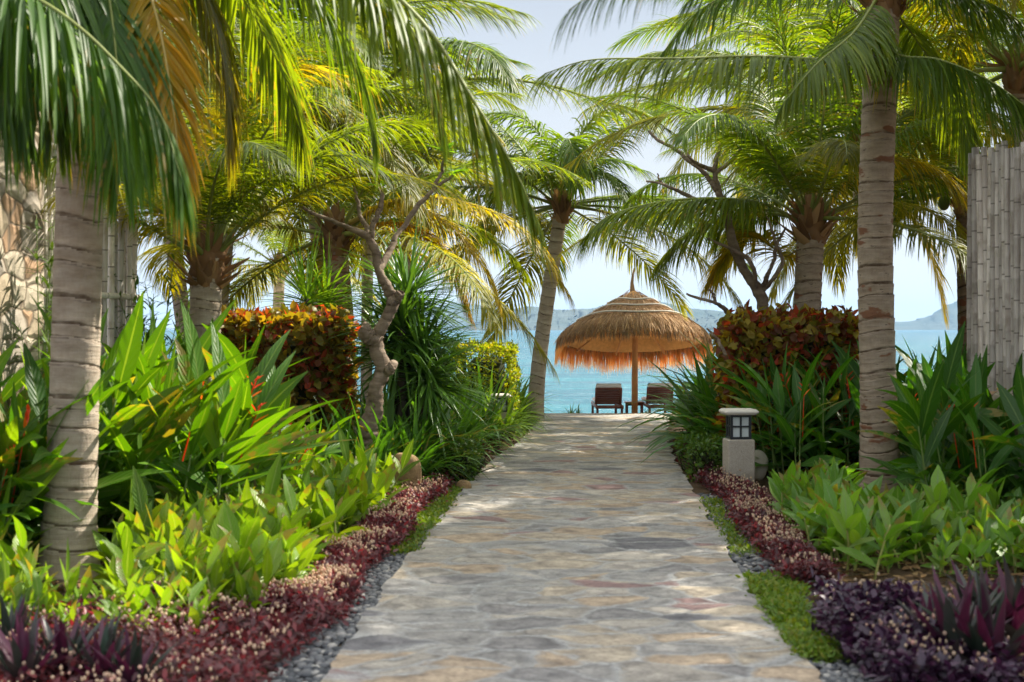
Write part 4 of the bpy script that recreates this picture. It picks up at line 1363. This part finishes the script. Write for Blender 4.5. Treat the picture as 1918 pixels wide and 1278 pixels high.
limb_tree('bare grey-branched frangipani rising behind the right copper hedge', at(1445, 883, Y2), [
    (A((1445, 890, Y2), (1440, 700, Y2), (1433, 590, Y2), (1417, 540, Y2), (1390, 500, Y2), (1372, 450, Y2), (1360, 400, Y2), (1352, 370, Y2)), [.10, .095, .09, .08, .072, .064, .056, .05]),
    (A((1352, 375, Y2), (1340, 335, Y2), (1342, 300, Y2), (1350, 270, Y2)), [.045, .036, .03, .02]),
    (A((1348, 365, Y2), (1320, 325, Y2), (1290, 300, Y2), (1262, 278, Y2), (1232, 262, Y2), (1216, 246, Y2)), [.04, .033, .03, .026, .022, .015]),
    (A((1342, 322, Y2), (1318, 312, Y2 - .1), (1296, 300, Y2 - .2), (1280, 275, Y2 - .2)), [.03, .026, .022, .014]),
    (A((1342, 322, Y2), (1362, 308, Y2), (1380, 290, Y2), (1392, 268, Y2)), [.03, .024, .02, .013]),
    (A((1352, 385, Y2), (1300, 372, Y2 - .2), (1258, 352, Y2 - .3), (1235, 343, Y2 - .3), (1210, 340, Y2 - .3)), [.036, .028, .024, .02, .012]),
    (A((1240, 346, Y2 - .3), (1235, 335, Y2 - .3), (1232, 325, Y2 - .3)), [.016, .013, .008]),
    (A((1418, 545, Y2), (1410, 500, Y2 - .2), (1395, 480, Y2 - .2), (1365, 465, Y2 - .3), (1325, 446, Y2 - .3)), [.035, .03, .026, .022, .013]),
    (A((1425, 545, Y2), (1445, 500, Y2 - .1), (1455, 460, Y2 - .1), (1472, 425, Y2 - .1)), [.036, .026, .022, .012]),
    (A((1427, 548, Y2), (1450, 520, Y2 - .2), (1465, 490, Y2 - .2), (1452, 450, Y2 - .2), (1436, 405, Y2 - .2)), [.03, .024, .022, .018, .01]),
    (A((1368, 590, Y2 - .3), (1345, 570, Y2 - .5), (1320, 562, Y2 - .6), (1300, 556, Y2 - .6), (1285, 550, Y2 - .6)), [.03, .026, .022, .018, .011]),
    (A((1340, 566, Y2 - .5), (1335, 550, Y2 - .5), (1328, 542, Y2 - .5)), [.02, .016, .01]),
    (A((1360, 665, Y2 - 1.6), (1345, 640, Y2 - 1.6), (1325, 615, Y2 - 1.6)), [.022, .018, .01]),
], M['frangi'], (), 2)


# ------------------------------------------------------------------ dracaenas
def dracaena(label, heads, base, L, n, seed, mat, w=.019):
    q = np.random.default_rng(seed)
    base = np.array(base, float)
    root = empty('dracaena', base, label, 'shrub')
    st = MB()
    lf = MB()
    for h in heads:
        h = np.array(h) - base
        tube(st, spline([(h[0] * .3, h[1] * .3, -.05), (h[0] * .8, h[1] * .8, h[2] * .5), h], 12)[0], np.linspace(.06, .045, 12), 8)
        e = np.clip(q.normal(.25, .55, n), -1.1, 1.45)
        az = q.uniform(0, 6.28, n)
        D = np.stack([np.cos(az) * np.cos(e), np.sin(az) * np.cos(e), np.sin(e)], 1)
        P = h + np.stack([np.cos(az) * .03, np.sin(az) * .03, e * .16 - .1], 1)
        blades(lf, P, D, np.tile([0, 0, 1.0], (n, 1)) + q.normal(size=(n, 3)) * .15, L * q.uniform(.7, 1.12, n), w * q.uniform(.8, 1.2, n), q.uniform(.2, .75, n), PROF_STRAP, wide=True, fold=.35)
    st.build('stem', M['twig'], root)
    lf.build('foliage', mat, root)
    return root


dracaena('large spiky green dracaena behind the burled frangipani trunk', A((762, 545, 16.2), (752, 610, 16.0), (790, 650, 16.2), (735, 660, 16.4), (800, 700, 16.0)), (-1.25, 16.2, 0), .92, 150, 1, M['dracaena'])
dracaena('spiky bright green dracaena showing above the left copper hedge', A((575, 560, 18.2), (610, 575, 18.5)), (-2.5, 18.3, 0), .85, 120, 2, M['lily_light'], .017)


# ------------------------------------------------------------------ strap-leaved lilies
def lily_meshes(mat, L, w, n, k, seed, droop=1.5):
    out = []
    for i in range(k):
        q = np.random.default_rng(seed + i)
        e = R(1) * q.uniform(28, 84, n)
        az = q.uniform(0, 6.28, n)
        D = np.stack([np.cos(az) * np.cos(e), np.sin(az) * np.cos(e), np.sin(e)], 1)
        P = np.stack([np.cos(az) * .04, np.sin(az) * .04, 0 * az + q.uniform(0, .12, n)], 1)
        mb = MB()
        blades(mb, P, D, np.tile([0, 0, 1.0], (n, 1)), L * q.uniform(.65, 1.15, n), w * q.uniform(.75, 1.2, n), droop * q.uniform(.6, 1.3, n), PROF_STRAP, wide=True, fold=.22)
        out.append(mb.mesh('lily_plant', mat))
    return out


def scatter(n, inside, seed, mind=.2, box_=None):
    q = np.random.default_rng(seed)
    pts = []
    x0, x1, y0, y1 = box_
    for _ in range(n * 60):
        p = np.array([q.uniform(x0, x1), q.uniform(y0, y1)])
        if not inside(p[0], p[1]): continue
        if all((p[0] - a[0]) ** 2 + (p[1] - a[1]) ** 2 > mind ** 2 for a in pts):
            pts.append(p)
            if len(pts) >= n: break
    return pts


def place_lilies(pts, meshes, label, group, seed, s=(.85, 1.2), z=0):
    q = np.random.default_rng(seed)
    for p in pts:
        o = link('lily_plant', meshes[int(q.integers(0, len(meshes)))], None, (p[0], p[1], z))
        k = q.uniform(*s)
        o.scale = (k, k, k * q.uniform(.85, 1.1))
        o.rotation_euler = (q.normal() * .08, q.normal() * .08, q.uniform(0, 6.28))
        tag(o, label, 'lily', group)


LD = lily_meshes(M['lily'], 1.0, .034, 30, 5, 50)
LB = lily_meshes(M['lily_big'], 1.3, .074, 24, 5, 60, 1.25)
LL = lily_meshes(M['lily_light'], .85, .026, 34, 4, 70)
place_lilies(scatter(48, lambda x, y: -1.85 + (y - 15) * .1 < x < pl(y) - .36 and not (x > -1.0 and y < 16.6), 1, .26, (-2.2, 0, 15.3, 20.4)), LD, 'dark glossy strap-leaved lily in the bed left of the path, below the dracaena', 'lilies left of the path', 1)
place_lilies(scatter(12, lambda x, y: x < pl(y) - .5, 2, .26, (-1.9, -1.0, 14.6, 15.7)), LD, 'dark glossy strap-leaved lily in the bed left of the path, below the dracaena', 'lilies left of the path', 2, (.8, 1.0))
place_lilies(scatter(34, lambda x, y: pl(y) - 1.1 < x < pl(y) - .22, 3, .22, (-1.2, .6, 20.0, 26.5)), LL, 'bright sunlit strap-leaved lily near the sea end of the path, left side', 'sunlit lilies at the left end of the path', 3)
place_lilies(scatter(36, lambda x, y: pr(y) + .46 < x < pr(y) + 1.7 and (x > 2.9 or y > 17.0) and (y < 19.5 or x > pr(y) + .5), 4, .28, (2, 4.4, 15.9, 23)), LB, 'broad dark strap-leaved lily leaning over the right edge of the path', 'large lilies right of the path', 4, (.9, 1.25))
place_lilies([(at(1070, 0, 28.9)[0], 28.9), (at(1082, 0, 29.2)[0], 29.2)], LL, 'small grassy lily tuft on the shore left of the loungers', 'shore tufts by the loungers', 5, (.35, .45), UG)
place_lilies([(at(1212, 0, 29.9)[0], 29.9), (at(1245, 0, 28.7)[0], 28.7)], LL, 'tiny grassy tuft at the foot of the right lounger', 'shore tufts at the right lounger', 6, (.2, .28), UG)


# ------------------------------------------------------------------ heliconias and young gingers
def helico_protos(name, leafmat, stemmat, k, seed, hgt, L, W, nl, flower_every=4):
    protos = []
    for i in range(k):
        q = np.random.default_rng(seed + i)
        root = empty(name, (0, 0, -50))
        st, lf = MB(), MB()
        az0 = q.uniform(0, 6.28)
        for s in range(3 if not flower_every else 2):
            H = hgt * q.uniform(.75, 1.1) * (1 if s == 0 else .75)
            b = np.array([q.normal() * .065, q.normal() * .065, 0])
            top = b + np.array([q.normal() * .06, q.normal() * .06, H])
            C = spline([b - [0, 0, .05], (b + top) / 2 + q.normal(size=3) * .015, top], 14)[0]
            tube(st, C, np.linspace(.011, .006, 14), 6)
            n = nl
            t = np.linspace(.30, 1.0, n)
            P = np.stack([np.interp(t * 13, np.arange(14), C[:, j]) for j in range(3)], 1)
            az = az0 + np.where(np.arange(n) % 2 == 0, 0, np.pi) + q.normal(size=n) * .5
            e = R(1) * (np.interp(t, [.3, 1], [24, 66]) + q.normal(size=n) * 8)
            D = np.stack([np.cos(az) * np.cos(e), np.sin(az) * np.cos(e), np.sin(e)], 1)
            blades(lf, P, D, np.tile([0, 0, 1.0], (n, 1)) + q.normal(size=(n, 3)) * .3, L * q.uniform(.75, 1.12, n), W * q.uniform(.8, 1.15, n), q.uniform(.25, .9, n), PROF_LEAF, wide=True, fold=.22)
            az0 += 1.2
        st.build('stem', stemmat, root)
        lf.build('foliage', leafmat, root)
        if flower_every and i % flower_every == 0:
            fl = MB()
            b = np.array([.03, .02, hgt * .95])
            tube(fl, spline([(0, 0, hgt * .5), b, b + [.02, 0, .16]], 8)[0], .005, 5)
            for j in range(5):
                a = j * np.pi + .4
                blades(fl, [b + [0, 0, .03 * j]], [math.cos(a), math.sin(a) * .5, .8], (0, 0, 1), .13 - .012 * j, .012, -.2, PROF_LEAF, wide=True, fold=.8)
            fl.build('flower', M['flower'], root)
        protos.append(root)
    return protos


def place_plants(pts, protos, label, cat, group, seed, s=(.85, 1.15), lean=(0, 0), used=None):
    q = np.random.default_rng(seed)
    for i, p in enumerate(pts):
        j = int(q.integers(0, len(protos)))
        o = copy_tree(protos[j])
        o.location = (p[0], p[1], 0)
        k = q.uniform(*s)
        o.scale = (k, k, k * q.uniform(.9, 1.1))
        tl = Quaternion((0, 1, 0), lean[0] + q.normal() * .12) @ Quaternion((1, 0, 0), lean[1] + q.normal() * .12)
        o.rotation_euler = (tl @ Quaternion((0, 0, 1), q.uniform(0, 6.28))).to_euler()
        tag(o, label, cat, group)


def drop(protos):
    for r in protos:
        for c in list(r.children): bpy.data.objects.remove(c)
        bpy.data.objects.remove(r)


HL = helico_protos('heliconia_plant', M['heliconia'], M['stem'], 8, 200, 1.05, .76, .060, 7)
HD = helico_protos('heliconia_plant', M['heliconia_dark'], M['stem'], 8, 220, 1.05, .70, .060, 7, 3)
YL = helico_protos('ginger_plant', M['young'], M['stem_y'], 7, 240, .36, .30, .046, 6, 0)
YB = helico_protos('ginger_plant', M['young_blue'], M['stem_y'], 7, 260, .34, .28, .046, 6, 0)


def clear_trunk(x, y):
    return (x + 3.03) ** 2 + (y - 9.68) ** 2 > .09 and (x - 3.8) ** 2 + (y - 14.7) ** 2 > .13 and not (y < 9.68 and abs(x + 3.03 * y / 9.68) < .30)


# left bed: tall heliconias behind, short gingers along the border; they get lower in front of the hedge
left_spots = scatter(95, lambda x, y: x < -2.3 + .05 * (y - 10.5) and clear_trunk(x, y) and (y > 10.4 or x < -3.2), 11, .24, (-4.0, -1.7, 9.4, 14.2))
px_of = lambda p: p[0] / p[1] * F + 959
place_plants([p for p in left_spots if px_of(p) < 400], HL,
             'tall broad-leaved heliconia in the left bed behind the short gingers', 'heliconia', 'heliconias in the left bed', 12, (.85, 1.2), (.26, .05))
place_plants([p for p in left_spots if px_of(p) >= 400], HL,
             'lower broad-leaved heliconia in the left bed in front of the copper hedge', 'heliconia', 'heliconias before the left hedge', 13, (.58, .8), (.3, .05))
place_plants(scatter(10, lambda x, y: clear_trunk(x, y), 13, .25, (-3.9, -3.3, 9.2, 10.2)), HD, 'dark heliconia at the far left edge, beside the nearest palm trunk', 'heliconia', 'heliconias at the left edge', 14, (.8, 1.05))
place_plants(scatter(160, lambda x, y: x < pl(y) - .62 and clear_trunk(x, y) and (x > -2.75 + .12 * (y - 8.2) or y < 9.5) and y > 8.3 + .15 * np.sin(x * 9) + .3 * (x < -2.6), 15, .17, (-3.6, -1.2, 8.1, 13.9)), YL,
             'short bright green ginger plant in the left bed along the red border', 'ginger plant', 'short gingers in the left bed', 16, (.62, 1.15), (.06, 0))
place_plants(scatter(22, lambda x, y: x > -2.9 and x < -1.45 - .0 * y, 25, .17, (-2.9, -1.4, 7.55, 8.35)), YL,
             'small ginger shoot growing up through the red border at lower left', 'ginger plant', 'ginger shoots in the red border', 26, (.42, .75))
# right bed
place_plants(scatter(95, lambda x, y: x > pr(y) + .95 and clear_trunk(x, y) and not (x > 4.3 + (14 - y) * .24 and y < 14.2) and y > (15.0 if x < 3.35 else 15.3 if (x / y * F + 959) < 1735 else 12.0), 17, .24, (2.6, 6.2, 12.0, 17.0)), HD,
             'tall dark heliconia in the right bed around the thick palm trunk', 'heliconia', 'heliconias in the right bed', 18, (.85, 1.15), (-.06, 0))
place_plants(scatter(116, lambda x, y: x > pr(y) + .58 and not (y > 12.8 and x < 2.95) and not (y > 11.9 and 1570 < x / y * F + 959 < 1725) and clear_trunk(x, y) and not (y < 10.2 and x > 3.0 and False), 19, .185, (1.9, 4.6, 9.7, 14.3)), YB,
             'short fresh green ginger plant in the right bed in front of the thick palm', 'ginger plant', 'short gingers in the right bed', 20, (.6, 1.15))
for pr__ in (HL, HD, YL, YB): drop(pr__)


# slender shrubs at the left in front of the gap beside the low palm
def slender(label, base, H, spread, n, seed, mat=None):
    q = np.random.default_rng(seed)
    base = np.array(base, float)
    root = empty('slender_shrub', base, label, 'shrub')
    st, lf = MB(), MB()
    for i in range(n):
        a = q.uniform(0, 6.28)
        top = np.array([math.cos(a) * spread * q.uniform(.3, 1), math.sin(a) * spread * q.uniform(.3, 1), H * q.uniform(.6, 1)])
        C = spline([(0, 0, 0), top * [.25, .25, .5], top], 20)[0]
        tube(st, C, np.linspace(.010, .003, 20), 5)
        k = 34
        t = q.uniform(.3, 1, k) ** .8
        P = np.stack([np.interp(t * 19, np.arange(20), C[:, j]) for j in range(3)], 1)
        az = q.uniform(0, 6.28, k); e = q.uniform(-.3, 1.0, k)
        D = np.stack([np.cos(az) * np.cos(e), np.sin(az) * np.cos(e), np.sin(e)], 1)
        blades(lf, P, D, (0, 0, 1), q.uniform(.10, .2, k), .013, .6, np.array([.2, 1, .8, .05]), wide=True, fold=.2)
    st.build('stem', M['stem'], root)
    lf.build('foliage', mat or M['greenhedge'], root)
    return root


slender('slender shrub with narrow leaves between the pale bamboo and the low shaggy palm', at(290, 927, 14.0), 2.5, .55, 13, 1)
slender('wispy narrow-leaved shrub in front of the rubble wall at the left edge', at(75, 1000, 11.4), 2.6, .35, 7, 2)
slender('narrow-leaved shrub just left of the low shaggy palm trunk', at(325, 900, 15.6), 2.2, .5, 10, 3, M['lily_light'])


# ------------------------------------------------------------------ low borders (ground cover)
def ground_cover(name, pts, mat, seed, ll, lw, per, hgt, buds=0, budmat=None, budr=.009):
    q = np.random.default_rng(seed)
    n = len(pts)
    P = np.repeat(np.array(pts), per, 0)
    k = len(P)
    h = hgt * q.uniform(.15, 1.0, k)
    lump = .8 + .25 * np.sin(P[:, 0] * 9 + seed) * np.sin(P[:, 1] * 7)
    Q = np.stack([P[:, 0] + q.normal(size=k) * .035, P[:, 1] + q.normal(size=k) * .035, h * lump], 1)
    az = q.uniform(0, 6.28, k); e = q.uniform(-.1, 1.2, k)
    D = np.stack([np.cos(az) * np.cos(e), np.sin(az) * np.cos(e), np.sin(e)], 1)
    mb = MB()
    blades(mb, Q, D, np.tile([0, 0, 1.0], (k, 1)) + q.normal(size=(k, 3)) * .3, ll * q.uniform(.6, 1.2, k), lw * q.uniform(.7, 1.2, k), .5, PROF_SMALL, wide=True, fold=.25)
    if buds:
        order = q.permutation(len(pts))
        dens = np.sin(pts[:, 0] * 5.1 + 1) * np.sin(pts[:, 1] * 3.7 + seed) + .5 * np.sin(pts[:, 1] * 11 + pts[:, 0] * 13)
        order = order[q.random(len(order)) < np.clip(.45 + .55 * dens[order], .04, 1)]
        for p in order[:buds]:
            b = pts[p]
            z = hgt * (.85 + .35 * q.random()) * (.85 + .2 * math.sin(b[0] * 9 + seed) * math.sin(b[1] * 7))
            blob(mb, (b[0] + q.normal() * .03, b[1] + q.normal() * .03, z + .02), (budr * q.uniform(.45, 1.15),) * 2 + (budr * q.uniform(.9, 1.4),), int(q.integers(0, 99)), .1, 6, 5, m=1)
    return tag(mb.build(name, [mat] + ([budmat] if budmat else [])), kind='stuff')


def strip(n, y0, y1, f0, f1, seed, edge=None):
    q = np.random.default_rng(seed)
    y = q.uniform(y0, y1, n)
    a, b = f0(y), f1(y)
    x = a + (b - a) * q.random(n)
    return np.stack([x, y], 1)


lin = lambda y: pl(y) - .20 - .05 * np.sin(y * 2.1)
lout = lambda y: pl(y) - .47 - np.clip((8.75 - y) * 1.9, 0, 2.7) - .06 * np.sin(y * 3.3)
ground_cover('red_border_plants', np.vstack([strip(2000, 8.9, 14.6, lin, lout, 1), strip(3000, 6.0, 9.0, lin, lout, 12)]), M['redleaf'], 1, .055, .013, 7, .18, 2600, M['bud'])
ground_cover('red_border_plants', strip(900, 14.6, 24, lambda y: pl(y) - .14, lambda y: pl(y) - .42, 2), M['redleaf'], 2, .06, .014, 6, .20, 90, M['bud'])
ground_cover('red_border_plants', strip(2100, 9.3, 15.2, lambda y: pr(y) + .22 + .04 * np.sin(2 * y), lambda y: pr(y) + .52 + .05 * np.sin(y * 2.9), 3), M['redleaf'], 3, .055, .013, 6, .19, 850, M['bud'])
ground_cover('red_border_plants', strip(900, 15.2, 21, lambda y: pr(y) + .10, lambda y: pr(y) + .42, 4), M['redleaf'], 4, .06, .014, 6, .20, 60, M['bud'])
ground_cover('purple_ground_cover', strip(1150, 6.3, 8.35, lambda y: pr(y) + .24 + .05 * np.sin(y * 4), lambda y: pr(y) + .80 + .1 * np.sin(y * 6), 5), M['purple'], 5, .065, .017, 8, .27, 170, M['bud'])
# creeping grass
ground_cover('grass', strip(1300, 7.2, 9.6, lambda y: pr(y) + .02, lambda y: pr(y) + .25 + .04 * np.sin(y * 5), 6), M['grass'], 6, .05, .010, 7, .065)
ground_cover('grass', strip(700, 10.6, 15.0, lambda y: pl(y) - .01, lambda y: pl(y) - .24 - .04 * np.sin(y * 4), 7), M['grass'], 7, .045, .009, 7, .06)
ground_cover('grass', strip(260, 10.5, 14, lambda y: pr(y) + .01, lambda y: pr(y) + .20, 8), M['grass'], 8, .045, .009, 6, .05)
ground_cover('grass', strip(400, 22, 28, lambda y: pl(y) + .02, lambda y: pl(y) - .25, 9), M['grass'], 9, .07, .009, 6, .10)


M['litter'] = leaf_mat('dry_leaf', (.09, .055, .03), (.22, .14, .07), .1, .8, .1, (1.3, 1.1, .7), c3=(.32, .24, .13))
lq = np.random.default_rng(77)
lp = np.vstack([np.stack([lq.uniform(1.9, 5.2, 2200), lq.uniform(7.5, 13, 2200)], 1), np.stack([lq.uniform(-4.2, -1.3, 1200), lq.uniform(7.5, 13, 1200)], 1)])
lp = lp[(lp[:, 0] > pr(lp[:, 1]) + .3) | (lp[:, 0] < pl(lp[:, 1]) - .6)]
mb = MB()
az = lq.uniform(0, 6.28, len(lp))
blades(mb, np.column_stack([lp, lq.uniform(.012, .035, len(lp))]), np.stack([np.cos(az), np.sin(az), lq.normal(size=len(lp)) * .18], 1), np.tile([0, 0, 1.0], (len(lp), 1)) + lq.normal(size=(len(lp), 3)) * .35,
       lq.uniform(.05, .16, len(lp)), lq.uniform(.008, .022, len(lp)), .1, np.array([.2, 1, .8, .06]), wide=True, fold=.25)
tag(mb.build('leaf_litter', M['litter']), kind='stuff')


def pebbles(n, y0, y1, f0, f1, seed):
    q = np.random.default_rng(seed)
    pts = strip(n, y0, y1, f0, f1, seed)
    mb = MB()
    for i, p in enumerate(pts):
        r = q.uniform(.010, .026)
        blob(mb, (p[0], p[1], r * .35 + q.uniform(0, .012)), (r * q.uniform(.9, 1.5), r * q.uniform(.9, 1.4), r * .65), i % 97, .12, 8, 6)
    return tag(mb.build('pebbles', M['pebble']), kind='stuff')


pebbles(2600, 6.2, 14.0, lambda y: pl(y) + .01, lambda y: pl(y) - .27, 1)
pebbles(2600, 6.0, 14.5, lambda y: pr(y) - .01, lambda y: pr(y) + .30, 2)


# ------------------------------------------------------------------ purple oyster plants
def rhoeo(label, x, y, s, seed, group):
    q = np.random.default_rng(seed)
    root = empty('oyster_plant', (x, y, 0), label, 'oyster plant', group)
    for nm, mt, n, e0, e1 in (('foliage', M['rhoeo_top'], 20, 30, 85), ('undersides', M['rhoeo_under'], 14, 40, 88)):
        az = q.uniform(0, 6.28, n); e = R(1) * q.uniform(e0, e1, n)
        D = np.stack([np.cos(az) * np.cos(e), np.sin(az) * np.cos(e), np.sin(e)], 1)
        mb = MB()
        blades(mb, np.stack([np.cos(az) * .02, np.sin(az) * .02, q.uniform(.0, .08, n)], 1), D, (0, 0, 1), s * q.uniform(.7, 1.1, n), s * .075 * q.uniform(.8, 1.2, n), .25, np.array([.9, 1, .95, .8, .5, .05]), wide=True, fold=.45)
        mb.build('foliage' if nm == 'foliage' else 'purple_leaves', mt, root)
    return root


for i, (px, Y, s, lab) in enumerate([(45, 6.55, .34, 'leftmost purple-green oyster plant in the bottom left corner'), (120, 6.75, .34, 'purple-green oyster plant second from the bottom left corner'),
                                     (190, 6.6, .32, 'purple oyster plant in the red border, third from the left corner'), (250, 6.5, .28, 'small purple oyster plant low in the red border at bottom left'),
                                     (20, 7.2, .32, 'purple oyster plant at the left edge behind the corner rosettes')]):
    rhoeo(lab, at(px, 0, Y)[0], Y, s, 10 + i, 'oyster plants at the bottom left')
for i, (px, Y, s, lab) in enumerate([(1860, 6.75, .52, 'large dark oyster plant in the bottom right corner'), (1790, 6.85, .46, 'dark oyster plant beside the purple ground cover at bottom right'),
                                     (1910, 7.4, .50, 'dark oyster plant at the right edge behind the corner rosette'), (1835, 7.5, .44, 'dark oyster plant in front of the bare soil, bottom right'),
                                     (1745, 7.2, .36, 'small oyster plant among the dark purple ground cover')]):
    rhoeo(lab, at(px, 0, Y)[0], Y, s, 30 + i, 'oyster plants at the bottom right')

# ------------------------------------------------------------------ air
t = NT('air')
pv = t.n('ShaderNodeVolumePrincipled')
pv.inputs['Color'].default_value = (.42, .68, 1, 1)
pv.inputs['Density'].default_value = .00007
pv.inputs['Anisotropy'].default_value = .0
t.t.links.new(pv.outputs[0], t.out.inputs['Volume'])
mb = MB()
box(mb, (0, 6500, 120), (32000, 17000, 260))
tag(mb.build('haze', t.mat, smooth=False), kind='stuff')
